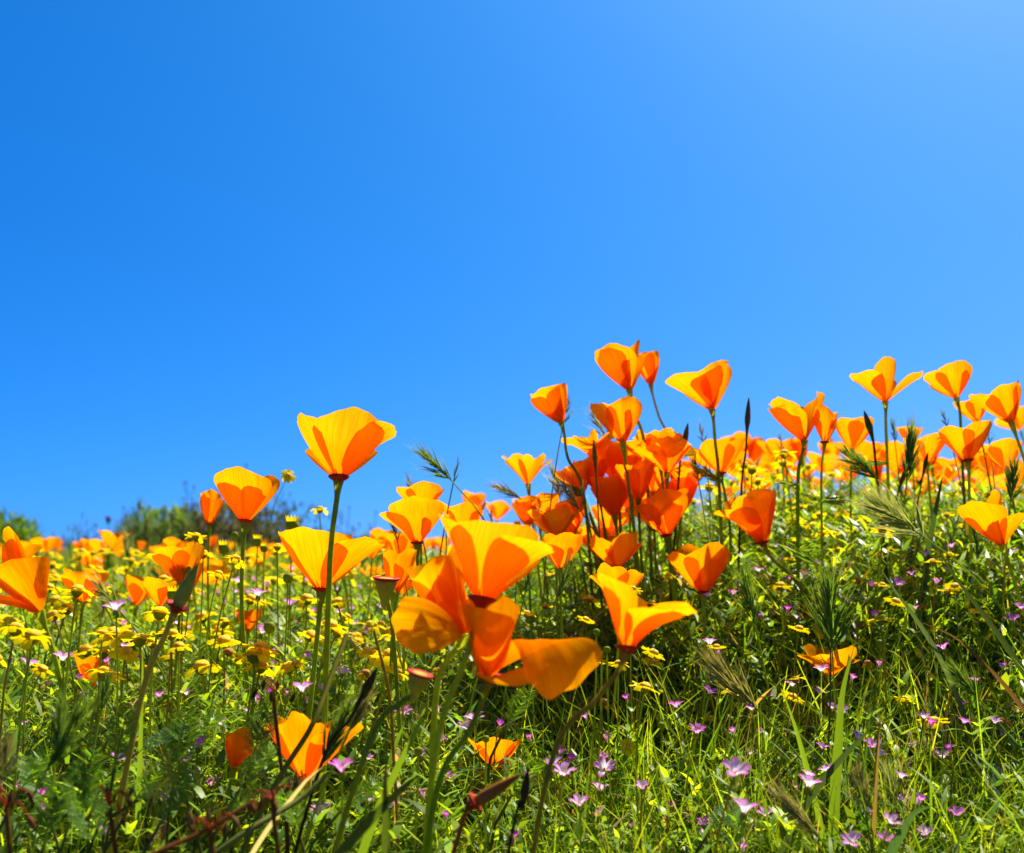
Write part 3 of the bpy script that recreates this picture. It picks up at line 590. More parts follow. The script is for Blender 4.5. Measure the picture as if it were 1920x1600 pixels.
DA = 'yellow daisies scattered over the slope'
HD = [
 ('single small yellow daisy facing outward against the sky beside the large poppy', 541, 892, 30, dict(tilt=30, pitch=62, d=1.2, hmax=.5)),
 ('yellow daisy just below the sky beside the tallest poppy stem', 600, 955, 37, dict(pitch=-12, d=1.05, hmax=.4)),
 ('yellow daisy topping the crowd before the golden poppy', 367, 1005, 42, dict(d=.95, hmax=.36)),
 ('yellow daisy in front of the golden poppy, tip of the long bud touching', 381, 1038, 46, dict(d=.9, hmax=.36)),
 ('tilted yellow daisy with drooping rays beside the long bud', 442, 1048, 52, dict(d=.8, tilt=14, hmax=.34)),
 ('yellow daisy low beside the grey-green bud tip', 410, 1076, 44, dict(d=.85, tilt=10, hmax=.3)),
 ('yellow daisy seen from the side over the ruffled poppy', 145, 1106, 66, dict(d=.70, tilt=8, pitch=-4, hmax=.3)),
 ('broad yellow daisy with domed disc, front of the pair under the glossy poppy', 62, 1192, 78, dict(d=.6, tilt=8, pitch=2, hmax=.3)),
 ('broad yellow daisy with domed disc, back of the pair under the glossy poppy', 30, 1178, 72, dict(d=.64, tilt=4, hmax=.3)),
 ('yellow daisy with an orange disc beside a pink flower pair', 192, 1188, 54, dict(d=.75, pitch=4)),
 ('wide yellow daisy seen from below behind the long bud collar', 300, 1148, 72, dict(d=.72, pitch=-14)),
 ('yellow daisy right under the red collar of the bud', 322, 1188, 60, dict(d=.7, pitch=2)),
 ('yellow daisy hugging the stem of the long bud', 335, 1212, 58, dict(d=.68, pitch=4)),
 ('yellow daisy low beside the golden cup poppy base', 520, 1025, 40, dict(d=.98, hmax=.3)),
 ('dry orange-brown daisy with drooping rays below the daisy crowd', 430, 1222, 44, dict(d=.72, dry=True, pitch=20, tilt=20)),
 ('dry brownish daisy with hanging rays beside a dark bud', 685, 1262, 48, dict(d=.62, dry=True)),
 ('yellow daisy low in grass above the pink-white flower', 555, 1244, 44, dict(d=.72, pitch=6)),
 ('half-withered daisy beside the spent poppy head', 823, 1258, 36, dict(d=.62, tilt=50, dry=True)),
 ('yellow daisy with bright rays beside the pleated poppy', 1463, 1098, 48, dict(d=.9, pitch=4)),
 ('yellow daisy with large domed disc and drooping side ray', 1210, 1288, 60, dict(d=.66, tilt=18, pitch=2)),
 ('yellow daisy half hidden by the brownish stem', 1160, 1244, 42, dict(d=.72, pitch=10)),
 ('yellow daisy beside a dark orange poppy fragment', 1376, 1294, 54, dict(d=.7, tilt=10, pitch=6)),
 ('yellow daisy turned outward in the open grass', 1180, 1400, 38, dict(d=.72, pitch=55, hmin=.03)),
 ('small half-open yellow daisy in the grass', 1330, 1346, 28, dict(d=.8, pitch=10, hmin=.03)),
 ('yellow daisy under the arching foxtail', 1655, 994, 46, dict(d=.95, tilt=8)),
 ('yellow daisy one step below the arching foxtail daisy', 1668, 1030, 32, dict(d=1.0)),
 ('yellow daisy touching the back of the wide-open golden poppy', 1186, 1104, 40, dict(d=.8, pitch=10, hmax=.3)),
 ('yellow daisy above the wide-open golden poppy by foxtail leaves', 1255, 1080, 34, dict(d=.9, hmax=.3)),
 ('bright yellow daisy alone on the lower grass slope', 1750, 1352, 58, dict(d=.72, pitch=8)),
 ('yellow daisy drooping to one side below a dark blade', 1856, 1160, 34, dict(d=.9, tilt=30)),
 ('yellow daisy seen edge-on by the broad green blade', 1696, 1312, 46, dict(d=.78, tilt=16)),
 ('orange-centred daisy low in the grass below two pink flowers', 1208, 1474, 34, dict(d=.68, dry=True, hmin=.03)),
 ('small yellow daisy on the lower slope beside a hairy stem', 1850, 1396, 24, dict(d=.85, hmin=.03)),
 ('dry bent daisy behind the golden poppy under the ridge', 1842, 1272, 26, dict(d=.9, dry=True, hmin=.03)),
]
for lab, x, y, wp, o in HD: daisy(x, y, wp, lab, DA, **o)
RD = [(1470, 850, 38), (1468, 868, 34), (1490, 975, 38), (1525, 985, 34), (1580, 962, 32), (1275, 893, 30), (1330, 913, 38), (1395, 872, 34), (1410, 880, 38), (1420, 902, 34), (1515, 875, 26), (1450, 892, 32), (1520, 930, 30), (1540, 1000, 30),
 (1560, 890, 28), (1610, 855, 30), (1640, 868, 26), (1500, 1010, 28), (1370, 905, 28), (1350, 940, 28), (1300, 940, 26), (1440, 950, 28), (1480, 940, 26), (1410, 940, 26), (1600, 995, 26), (1760, 905, 28), (1785, 925, 26), (1700, 890, 28), (1690, 905, 24), (1560, 1000, 26),
 (1775, 965, 24), (1800, 905, 26), (1620, 975, 26), (1390, 960, 24), (1570, 1030, 24), (1500, 950, 28), (1780, 1040, 26), (1720, 1060, 22), (1535, 965, 24), (1810, 985, 22), (1745, 1000, 22)]
for x, y, wp in RD: daisy(x, y, wp*1.25, 'yellow daisy among the poppies on the ridge crest', 'yellow daisies on the ridge crest', d=min(.0215*F/wp, 1.55), hmin=.12, hmax=.34, full=wp > 29)
LD = []; CL = [(lambda y: (random.uniform(-.50*y, -.08*y), y))(random.uniform(.62, 2.4)) for _ in range(44)]
while len(LD) < 165:
    x, y = random.choice(CL); x += random.gauss(0, .045); y += random.gauss(0, .06)
    if y < .6: continue
    z = float(G(x, y))+random.uniform(.10, .18); px, py, dd = proj(np.array([x, y, z]))
    if not (-30 < px < 760 and 1030 < py < 1262): continue
    if px > 520 and random.random() < .6: continue
    if py > 1235 and random.random() < .6: continue
    if any(abs(px-a) < 15 and abs(py-b) < 9 for a, b in LD): continue
    LD.append((px, py)); daisy(0, 0, 0, 'yellow daisy crowded in the flowery patch below the distant field', 'yellow daisies crowded in the patch', tilt=random.uniform(-28, 30), pitch=random.uniform(-20, 24), pos=np.array([x, y, z]), size=random.uniform(.019, .032), full=dd < 1.15)
n = 0
while n < 60:
    y = random.uniform(.75, 1.5); x = random.uniform(-.1*y, .5*y); z = float(G(x, y))+random.uniform(.10, .17); px, py, dd = proj(np.array([x, y, z]))
    if not (700 < px < 1940 and 1030 < py < 1480) or (py > 1250 and random.random() < .6): continue
    n += 1; dr = random.random() < .2; daisy(0, 0, 0, 'small withered brownish daisy in the open grass of the slope' if dr else 'small yellow daisy dotted in the open grass of the slope', 'withered daisies in open grass' if dr else 'yellow daisies dotted in open grass', tilt=random.uniform(-16, 20), pitch=random.uniform(-10, 20), pos=np.array([x, y, z]), size=random.uniform(.013, .02), full=dr, dry=dr)
# round unopened daisy buds
def daisy_bud(px, py, wpx, d, yellow):
    d = fit_depth(px, py, d, .04, .4); h = P(px, py, d); r = wpx*.5*d/F; rx, ry = h[0]+random.uniform(-.01, .01), h[1]+.01; rt = np.array([rx, ry, float(G(rx, ry))-.004])
    e = empty('daisy_bud', rt, 'round green daisy bud with a yellow crown on a thin stem' if yellow else 'round closed green daisy bud on a thin stem', 'flower bud', 'round daisy buds with yellow crowns' if yellow else 'round closed green daisy buds')
    V, Fc = lathe([(r*.2, -r*1.1), (r*.8, -r*.8), (r, -.1*r), (r*.92, r*.4), (r*.6, r*.75), (.0001, r*.85)], 10); part('bud', mesh('bud', V+(h-rt), Fc, M['stem'], np.array([.20, .27, .03])), e)
    if yellow:
        n = 12; a = np.arange(n)*6.283/n; v, f, c = blades(np.stack([np.cos(a)*r*.7, np.sin(a)*r*.7, 0*a+r*.3], -1)+(h-rt), np.stack([np.cos(a)*.3, np.sin(a)*.3, 0*a+1], -1), np.zeros((n, 3)), r*1.2, r*.6, YC, 2, side=np.stack([-np.sin(a), np.cos(a), 0*a], -1))
        part('crown', mesh('crown', v, f, M['ray'], c, np.zeros((len(v), 2))), e)
    part('stem', thin_stem(h-np.array([0, 0, r]), np.array([0, 0, 1.]), rt, .0006, STEMG[random.choice((0, 2, 3))]), e)
for x, y, wp, d, yl in [(548, 985, 26, .95, 1), (345, 1062, 30, .85, 1), (483, 1015, 18, 1, 1), (495, 1028, 15, 1, 1), (420, 1028, 22, 1, 1), (325, 1115, 24, .75, 1), (995, 1160, 18, .8, 1), (440, 1003, 14, 1.1, 0), (540, 1083, 20, .85, 0), (735, 1112, 15, .75, 0),
  (1138, 1218, 14, .7, 0), (1118, 1185, 14, .7, 0), (1605, 1158, 18, .85, 0), (1650, 1207, 18, .85, 0), (785, 1408, 17, .6, 0), (505, 1175, 22, .75, 0), (970, 985, 14, 1, 1), (837, 975, 16, .95, 1), (1520, 952, 14, 1.2, 0), (1460, 1205, 14, .85, 0), (1740, 1480, 12, .7, 0), (1240, 1360, 14, .75, 0), (911, 1385, 14, .62, 0), (1128, 1228, 14, .7, 0)]:
    daisy_bud(x, y, wp, d, yl)

# ------------------------------------------------------------------ pink and purple flowers
def pink_petal(seed, dark):
    g = np.random.default_rng(seed); nu, nv = 7, 7; u = np.linspace(-1, 1, nu); v = np.linspace(0, 1, nv); U, Vg = np.meshgrid(u, v)
    VV = Vg*(1-.16*np.abs(U)**2.2-.07*np.cos(U*3.14)**4*(np.abs(U) < .5))
    Lr, W = .0084, .0020; Wf = W*(.22+.78*np.sin(np.clip(VV/.75, 0, 1)*1.57)); th = np.radians(14+36*VV)
    r = .0006+VV*Lr*np.sin(th); z = VV*Lr*np.cos(th); inn = (U*Wf)**2/.006
    X = r-inn*.8; Z = z+inn*.6+.0003*np.sin(6*U+seed)*VV
    V = np.stack([X, U*Wf, Z], -1).reshape(-1, 3); i = np.arange(nv-1)[:, None]*nu; j = np.arange(nu-1)[None]
    Fc = np.stack([i+j, i+j+1, i+nu+j+1, i+nu+j], -1).reshape(-1, 4)
    q = np.clip((VV-.35)/.6, 0, 1)[..., None]**1.3; base, tip = (np.array([.94, .78, .82]), np.array([.68, .05, .50])) if not dark else (np.array([.85, .42, .68]), np.array([.64, .03, .48]))
    return mesh('petal', V, Fc, M['pink'], (base*(1-q)+tip*q).reshape(-1, 3), np.stack([U*.5+.5, VV], -1).reshape(-1, 2))
PINK = [pink_petal(i, False) for i in range(4)]; DARK = [pink_petal(i+10, True) for i in range(3)]
SEP = mesh('calyx', *lathe([(.0006, -.0035), (.0016, -.0028), (.0020, -.0012), (.0016, .0008)], 8), M['stem'], np.array([.17, .25, .05]))
CEN = mesh('centre', *lathe([(.0006, .0), (.0008, .0015), (.0005, .0028), (.0001, .0032)], 6), M['stamen'])
def pink(px, py, wpx, label, group, tilt=0, pitch=8, d=None, dark=False, closed=False, pos=None, size=.0125, hmin=.03, hmax=.22):
    g = random
    if pos is None: d = fit_depth(px, py, d or size*F/wpx, hmin, hmax); h = P(px, py, d); sc = wpx*d/F/.0125
    else: h = pos; sc = size/.0125
    ax = axis_of(tilt+g.uniform(-6, 6), pitch+g.uniform(-6, 6)); rx, ry = h[0]-ax[0]*.03+g.uniform(-.012, .012), h[1]+g.uniform(0, .02); rt = np.array([rx, ry, float(G(rx, ry))-.004])
    h = h-ax*.003*sc
    e = empty('pink_flower', rt, label, 'wildflower', group); mt = m4(frame(ax, g.uniform(0, 6.28)), h-rt, sc)
    for k in range(5): part('petal', g.choice(DARK if dark else PINK), e, mt @ Matrix.Rotation(k*1.2566+g.uniform(-.15, .15), 4, 'Z') @ Matrix.Rotation((-.45 if closed else 0)+g.uniform(-.15, .18), 4, 'Y'))
    part('calyx', SEP, e, mt); part('centre', CEN, e, mt)
    part('stem', thin_stem(h-ax*.003*sc, ax, rt, .00055, STEMG[g.choice((0, 1, 2, 3))]), e)
PG = 'pink and purple flowers in the grass'
for lab, x, y, wp, o in [
 ('pale pink flower with spread petals above the deep shaded poppy', 567, 1290, 44, {}),
 ('magenta flower beside the leaning stem of the spent poppy head', 755, 1335, 38, dict(dark=True)),
 ('striped pink cup flower touching the thick pale front stem', 850, 1410, 30, dict(closed=True)),
 ('dark purple flower seen exactly from the side over dark stems', 641, 1438, 54, dict(dark=True)),
 ('pink flower with white centre alone under the dark leaf', 600, 1520, 46, {}),
 ('magenta flower with petals spread at the foot of the dark leaf', 741, 1550, 40, dict(dark=True)),
 ('white-pink flower behind the dark front stem', 890, 1346, 40, {}),
 ('pink-white flower edge-on beneath the side-on yellow daisy', 217, 1138, 46, {}),
 ('pink flower pair-mate with tall petals by the ferny leaves', 118, 1232, 40, {}),
 ('pink flower leaning under the broad daisy pair', 54, 1244, 36, dict(tilt=14)),
 ('pink flower with two wings under the orange-disc daisy', 236, 1213, 34, {}),
 ('pink cup beside the yellow daisies and pointed bud', 448, 1088, 28, {}),
 ('pale pink flower low between small dark poppy and bud', 484, 1112, 34, {}),
 ('magenta pink flower beside the golden cup poppy base', 543, 1130, 30, dict(dark=True)),
 ('pink-white flower right of the small dark sunken poppy', 492, 1184, 30, dict(tilt=16)),
 ('bright magenta flower over the dark ferny leaf tips', 281, 1392, 22, dict(dark=True)),
 ('magenta flower beside withered storksbill sepals', 187, 1430, 28, dict(dark=True)),
 ('vivid magenta flower below the bright ferny leaf', 337, 1506, 26, dict(dark=True)),
 ('purple flower with narrow petals beneath the tubular poppy', 395, 1466, 40, dict(dark=True)),
 ('pink flower with wide V petals beyond the reddish bud', 1056, 1446, 48, {}),
 ('pink star-shaped flower of five long petals in open grass', 1133, 1440, 44, dict(pitch=40)),
 ('pale pink open flower with orange centre over a purple bud', 1380, 1446, 58, dict(pitch=25, tilt=14)),
 ('large pink flower with white base near a red fallen petal', 1396, 1516, 54, dict(tilt=8)),
 ('white-lilac flower with two big petals by the leaning foxtail', 1517, 1468, 48, dict(tilt=12)),
 ('pink bowl flower above the curved bluish blade', 1693, 1501, 42, {}),
 ('flat pale pink flower edge-on on a curved stem', 1767, 1416, 40, {}),
 ('white-pink flower at the edge of the dark shaded slope', 1888, 1250, 30, {}),
 ('lilac flower beside the small shallow poppy', 1425, 1180, 26, {}),
 ('pink-white flower in the open slope below the bent grass', 1655, 1165, 26, {}),
 ('magenta flower above the small shallow poppy', 1504, 1202, 30, dict(dark=True)),
 ('magenta flower beside the broad green blade tip', 1628, 1240, 28, dict(dark=True)),
 ('pale purple flower near the long dark blade', 1827, 1130, 22, {}),
 ('tight white-pink flower under the bent brown poppy stem', 1475, 1034, 22, {}),
 ('pink flower next to the tight white-pink one', 1499, 1030, 22, {}),
 ('white-pink flower beneath the arching foxtail head', 1680, 1018, 20, {}),
 ('pink flower partly cut off beside the crumpled reddish bud', 880, 1512, 32, {}),
 ('purple-white flower low beside the maroon bud', 1008, 1498, 18, dict(tilt=30)),
 ('pink flower at the root of the leaning brown stem', 968, 1574, 34, {}),
 ('magenta flower close to the ground below the orange-centred daisy', 1145, 1588, 28, dict(dark=True)),
 ('purple flower clump-mate near the pinkish foxtail', 1300, 1268, 30, dict(dark=True)),
 ('magenta star flower beside the pinkish foxtail', 1324, 1282, 22, dict(dark=True, pitch=35)),
 ('magenta flower with a fallen petal below the yellow daisy', 1138, 1335, 28, dict(dark=True, tilt=25)),
]: pink(x, y, wp*.9, lab, PG, **o)
n = 0; used = []
while n < 245:
    y = random.uniform(.56, 1.5)
    x = random.uniform(-.5*y, .5*y); z = float(G(x, y))+random.uniform(.06, .13) if y < .8 else float(G(x, y))+random.uniform(.09, .15); px, py, dd = proj(np.array([x, y, z]))
    if not (-20 < px < 1940 and 1020 < py < 1610): continue
    if px < 500 and random.random() < .3: continue
    if 740 < px < 1320 and py < 1310: continue
    if any(abs(px-a) < 18 and abs(py-b) < 14 for a, b in used): continue
    used.append((px, py)); n += 1; dk = random.random() < .45; cl = random.random() < .45
    pink(0, 0, 0, ('tiny half-closed ' if cl else 'tiny open ')+('dark magenta' if dk else 'pale pink')+' flower scattered in the grass', ('tiny half-closed ' if cl else 'tiny open ')+('magenta' if dk else 'pale pink')+' flowers in the grass', tilt=random.uniform(-18, 18), pitch=random.uniform(-4, 24), pos=np.array([x, y, z]), size=random.uniform(.0068, .0112), dark=dk, closed=cl)

# ------------------------------------------------------------------ foxtail brome grass
GA, GB, GP, GS = np.array([.10, .20, .02]), np.array([.19, .30, .03]), np.array([.30, .26, .08]), np.array([.42, .44, .14])
def spikelet(seed, style):
    g = np.random.default_rng(seed); n = 7; k = np.arange(n); s = np.where(k % 2 == 0, 1., -1.)
    b = np.stack([s*.0006, 0*k, k*.0016], -1); d = np.stack([s*.10+g.normal(0, .03, n), g.normal(0, .08, n), np.ones(n)], -1)
    c0 = {'green': GA, 'pink': GP*.5+GB*.5, 'pale': GB*.7+GS*.3}[style]; c1 = {'green': GB, 'pink': GP, 'pale': GS}[style]
    lem = blades(b, d, np.zeros((n, 3)), g.uniform(.010, .013, n), .0017, c0, 3, prof=lambda t: np.sin(np.clip(.18+t*.82, 0, 1)*3.14159)**.8, side=np.tile([.25, 1, 0], (n, 1)), tipcol=c1)
    lem2 = blades(b, d, np.zeros((n, 3)), g.uniform(.010, .013, n), .0013, c0*.8, 3, prof=lambda t: np.sin(np.clip(.18+t*.82, 0, 1)*3.14159)**.8, side=np.tile([1, .1, 0], (n, 1)), tipcol=c1)
    aw = blades(b+nrm(d)*.010, d+g.normal(0, .10, (n, 3)), g.normal(0, .05, (n, 3)), g.uniform(.012, .020, n), .00042, c1, 2, prof=lambda t: 1-.6*t)
    aw2 = blades(b+nrm(d)*.010, d+g.normal(0, .10, (n, 3)), g.normal(0, .05, (n, 3)), g.uniform(.012, .020, n), .00042, c1, 2, prof=lambda t: 1-.6*t, side=np.tile([1, 0, 0], (n, 1)))
    return mesh('spikelet', *[a for a in join([lem, lem2, aw, aw2])][:2], M['brome'], join([lem, lem2, aw, aw2])[2])
_rs = rng
SPIK = {st: [spikelet(200+i, st) for i in range(3)] for st in ('green', 'pink', 'pale')}
def brome(label, bx, by, tx, ty, d, n=11, style='green', root=None, spread=.35, sc=1.0, hmin=.03, hmax=.5, droop=0.0):
    """seed head runs from its base pixel to the tip of its rachis"""
    d = fit_depth(bx, by, d, hmin, hmax); b = P(bx, by, d); t = P(tx, ty, d+.01); ax = nrm(t-b); Lh = np.linalg.norm(t-b)
    rt = ground_hit(b-ax*.01, -ax)
    e = empty('foxtail_plant', rt, label, 'foxtail', 'foxtail seed heads'); g = np.random.default_rng(int(bx*13+by))
    nb = nrm(np.array([ax[2], 0, -ax[0]]))
    rp = np.stack([b+ax*Lh*.62*s+nb*droop*Lh*s*s for s in np.linspace(0, 1, 7)])
    V, Fc = tube(np.vstack([rp])-rt, np.linspace(.0006, .0003, 7), 5); part('rachis', mesh('rachis', V, Fc, M['stem'], np.array([.15, .20, .04])), e)
    for k in range(n):
        s = k/(n-1); p = np.array([np.interp(s, np.linspace(0, 1, 7), rp[:, j]) for j in range(3)]); a = k*2.4+g.uniform(-.4, .4); tl = 1.55*spread*(1-.55*s)*g.uniform(.5, 1.25)
        R0 = frame(ax+nb*2*droop*s); dd = R0@np.array([math.cos(a)*tl, math.sin(a)*tl, 1.])
        part('spikelet', SPIK[style][int(g.integers(0, 3))], e, m4(frame(dd, g.uniform(0, 6.28)), p-rt, sc*.88*(1-.25*s)*g.uniform(.85, 1.1)*min(Lh/.04, 1.25)))
    pts = stem_path(b, ax, rt)[::2]; part('stem', stem_mesh(np.vstack([pts, rt])-rt if np.linalg.norm(pts[-1]-rt) > 1e-6 else pts-rt, .0006, .0010, STEMG[int(g.integers(0, 3))], 5), e)
for a in [
 ('feathery foxtail head leaning against the open sky', 845, 900, 775, 832, .95, 13, 'green', (880, 1100), .42, .9),
 ('small foxtail tuft beside the sky-leaning feathery head', 850, 905, 862, 850, .96, 5, 'green', (880, 1100), .25, .8),
 ('short pink-tipped foxtail behind the half-hidden poppy', 775, 935, 762, 885, 1.0, 8, 'pink', (790, 1100), .4, .9),
 ('silvery pink foxtail leaning beside the curled-tip poppy', 975, 935, 915, 905, 1.0, 10, 'pink', (1010, 1100), .35, .9),
 ('pale green foxtail behind the curled-tip poppy', 1050, 935, 1030, 860, 1.05, 10, 'pale', (1070, 1100), .4, .9),
 ('loose pale foxtail low between the cluster and its neighbours', 1090, 960, 1040, 890, 1.0, 10, 'pale', (1110, 1100), .45, .9),
 ('dark foxtail tuft leaning behind the narrow nodding poppy', 1056, 795, 1068, 735, 1.05, 7, 'green', (1085, 1000), .3, .8),
 ('foxtail leaning out behind the poppy with stacked petals', 1140, 825, 1100, 760, 1.05, 9, 'pale', (1160, 1000), .4, .9),
 ('spiky foxtail tuft behind the profile poppy stem', 1318, 830, 1312, 790, 1.1, 8, 'pink', (1325, 1000), .45, .9),
 ('dark fan foxtail below the wilting curled poppy', 1310, 905, 1300, 850, 1.05, 11, 'green', (1315, 1060), .45, .95),
 ('thick dark foxtail leaning off the wilting poppy stems', 1645, 900, 1568, 835, .92, 14, 'green', (1670, 1080), .45, 1.0),
 ('upright dark green foxtail standing before the ridge poppies', 1700, 900, 1712, 790, .92, 15, 'green', (1702, 1080), .22, 1.05),
 ('large arching foxtail sweeping over the slope below the ridge', 1730, 1005, 1600, 920, .80, 17, 'pale', (1830, 1160), .5, 1.1),
 ('tall foxtail with upswept bristles before the dark slope', 1560, 1215, 1552, 1060, .74, 16, 'green', (1562, 1500), .42, 1.15),
 ('slender foxtail rising beside the pleated orange poppy', 1415, 1170, 1390, 1060, .80, 12, 'green', (1425, 1400), .35, 1.0),
 ('pinkish foxtail leaning away from the golden wide-open poppy', 1420, 1330, 1318, 1225, .66, 15, 'pink', (1480, 1600), .28, 1.0),
 ('dense foxtail lying low across the bottom grass', 1535, 1570, 1445, 1475, .55, 15, 'pink', (1570, 1700), .25, 1.0),
 ('short upright foxtail near the bowl-shaped pink flower', 1622, 1520, 1605, 1425, .58, 12, 'pink', (1625, 1680), .4, .95),
 ('blurred dark foxtail leaning in the shaded slope', 1835, 1310, 1775, 1240, .70, 13, 'green', (1880, 1500), .4, 1.0),
 ('upright green foxtail beside the storksbill leaves', 105, 1420, 120, 1300, .52, 13, 'green', (100, 1600), .22, 1.0),
 ('slim green foxtail next to the upright one by the storksbill', 190, 1330, 205, 1255, .60, 12, 'green', (185, 1600), .22, 1.0),
 ('leaning green foxtail with long bristles before the bud stem', 88, 1445, 165, 1310, .50, 13, 'green', (60, 1700), .25, 1.1),
 ('greenish foxtail half out of view by the reddish leaves', 0, 1470, 18, 1370, .48, 13, 'pink', (-10, 1700), .3, 1.0),
 ('dense green foxtail leaning behind the deep shaded poppy', 605, 1430, 665, 1300, .56, 15, 'green', (570, 1650), .25, 1.05),
 ('foxtail with dark tips crossing the dark bud', 655, 1370, 700, 1275, .56, 10, 'pink', (620, 1650), .25, 1.0),
 ('fine foxtail behind the yellow-orange front poppy', 1045, 1120, 1075, 1040, .80, 10, 'green', (1040, 1400), .35, .9),
 ('soft foxtail beside the half-hidden dark poppy cup', 985, 1110, 1000, 1050, .85, 9, 'green', (980, 1400), .35, .9),
 ('foxtail rising right of the folded upright cup', 745, 1015, 735, 970, .95, 9, 'green', (755, 1300), .35, .9),
 ('dry straw foxtail leaning in the daisy patch', 220, 1140, 165, 1080, .85, 8, 'pale', (250, 1400), .3, .9),
 ('tall pale dry foxtail before the distant shrubs', 243, 1060, 232, 985, 1.5, 8, 'pale', (250, 1300), .2, 1.0),
 ('green foxtail cluster in the field edge', 205, 1080, 200, 1020, 1.6, 9, 'green', (210, 1300), .3, 1.2),
 ('dark spiky tuft on the crest behind the daisies', 1465, 850, 1462, 808, 1.25, 6, 'pink', (1467, 1000), .35, .9),
 ('thin foxtail against the sky beside the five-lobed poppy stem', 1678, 830, 1672, 780, 1.15, 7, 'green', (1690, 1000), .3, .9),
 ('dark foxtail under the small rounded poppy', 1775, 800, 1765, 765, 1.15, 7, 'green', (1790, 1000), .35, .9),
 ('foxtail tuft at the ridge end behind the two-lobed poppy', 1855, 830, 1850, 790, 1.1, 7, 'green', (1865, 1000), .35, .9),
 ('upright green foxtail crossing the pleated ridge-end poppy', 1895, 940, 1905, 850, .9, 12, 'green', (1890, 1100), .28, 1.0),
 ('purple-tinged foxtail in the gap beside the shaded poppy', 900, 990, 893, 945, 1.0, 6, 'pink', (905, 1200), .25, .9),
 ('purple-tinged foxtail beside the half-open dark poppy', 925, 1000, 918, 950, 1.0, 6, 'pink', (930, 1200), .25, .9),
]: brome(*a)

n = 0
while n < 26:
    y = random.uniform(.62, 1.5); x = random.uniform(-.46*y, .5*y); z = float(G(x, y))+random.uniform(.07, .15); px, py, d = proj(np.array([x, y, z]))
    if not (0 < px < 1920 and 1010 < py < 1560) or (740 < px < 1320 and py < 1300): continue
    n += 1; ln_ = random.uniform(.025, .05)*F/d; a_ = random.uniform(-.7, .6)
    brome('thin young foxtail half sunk in the grass of the slope', px, py, px+ln_*math.sin(a_), py-ln_*math.cos(a_), d, random.randint(6, 10), random.choice(('green', 'pale', 'green')), None, random.uniform(.25, .45), .9)
# ------------------------------------------------------------------ broad blades and long stalks
def broad_blade(label, pts, d, wpx, col, droop=0, fold=.25):
    d = fit_depth(*pts[-1], d, -.02, .4) if False else d
    C3 = [P(p[0], p[1], p[2] if len(p) > 2 else d) for p in pts]
    gp = ground_path(C3[-1], C3[-1]-C3[-2]); rt = gp[-1]; C3 += gp
    c = curve(C3, 8); k = len(c); T = nrm(np.gradient(c, axis=0)); side = nrm(np.cross(T, np.array([.15, 1., .1]))); up = np.cross(side, T)
    s = np.linspace(0, 1, k); wd = wpx*.5*d/F*np.clip(np.minimum(s*3.2, 1)**.8*(1-.55*np.clip(s-.6, 0, 1)/.4), .02, 1)
    V = np.concatenate([c-side*wd[:, None]+up*wd[:, None]*fold, c, c+side*wd[:, None]+up*wd[:, None]*fold])-rt
    i = np.arange(k-1); Fc = np.concatenate([np.stack([i, i+1, k+i+1, k+i], -1), np.stack([k+i, k+i+1, 2*k+i+1, 2*k+i], -1)])
    thing('grass_blade', mesh('grass_blade', V, Fc, M['grass'], np.tile(col, (3*k, 1))), rt, label, 'blade', 'broad single grass blades')
LG, DG, RG = np.array([.15, .27, .02]), np.array([.045, .085, .03]), np.array([.17, .10, .05])
for a in [
 ('broad bright green blade in front of the small shallow poppy', [(1603, 1205), (1580, 1300), (1572, 1400)], .62, 20, LG*.8),
 ('long dark blade sloping down below the arching foxtail', [(1745, 1010), (1790, 1080), (1850, 1160), (1900, 1230)], .72, 12, DG*.6),
 ('bluish dark blade bent over on the slope', [(1650, 1065), (1680, 1110), (1710, 1150)], .75, 9, np.array([.06, .11, .06])),
 ('reddish brown arching blade tip on the shaded slope', [(1722, 1165), (1790, 1195), (1840, 1240)], .70, 8, RG*.6),
 ('curved bluish-green blade below the bowl-shaped pink flower', [(1752, 1510), (1715, 1525), (1690, 1565)], .55, 18, np.array([.06, .14, .05])),
 ('dark blade ridge-side beside the stout pale stem', [(1768, 890), (1762, 920), (1750, 980)], .95, 12, DG),
 ('dark green blade rising against the leaning foxtail stem', [(1640, 1350), (1620, 1380), (1590, 1410)], .6, 13, DG),
 ('long green blade leaning among stems by the front poppies', [(805, 1305), (780, 1370), (740, 1450)], .52, 17, LG),
 ('dark spatula leaf at the foot of the front stems', [(786, 1452), (765, 1470), (732, 1500)], .46, 22, np.array([.06, .11, .015])),
 ('dark upright leaf beside the spatula leaf', [(728, 1405), (722, 1460), (722, 1520)], .46, 16, np.array([.06, .10, .015])),
 ('pale dry straw blade crossing the shaded poppy base', [(606, 1438), (580, 1458), (562, 1478)], .50, 9, np.array([.62, .58, .45])),
 ('green blade leaning across the bottom daisy stems', [(1465, 1290), (1490, 1360), (1510, 1430)], .62, 11, LG),
 ('slanting brown-green blade over the bottom edge of the slope', [(1650, 1360), (1645, 1440), (1640, 1530)], .58, 8, np.array([.2, .15, .05])),
 ('tall green blade in the daisy patch behind the bud stem', [(268, 1210), (266, 1300), (262, 1420)], .60, 12, LG),
 ('short bright blade near the ridge stems', [(1118, 1000), (1105, 960), (1088, 905)][::-1], .98, 12, np.array([.10, .19, .05])),
]: broad_blade(*a)

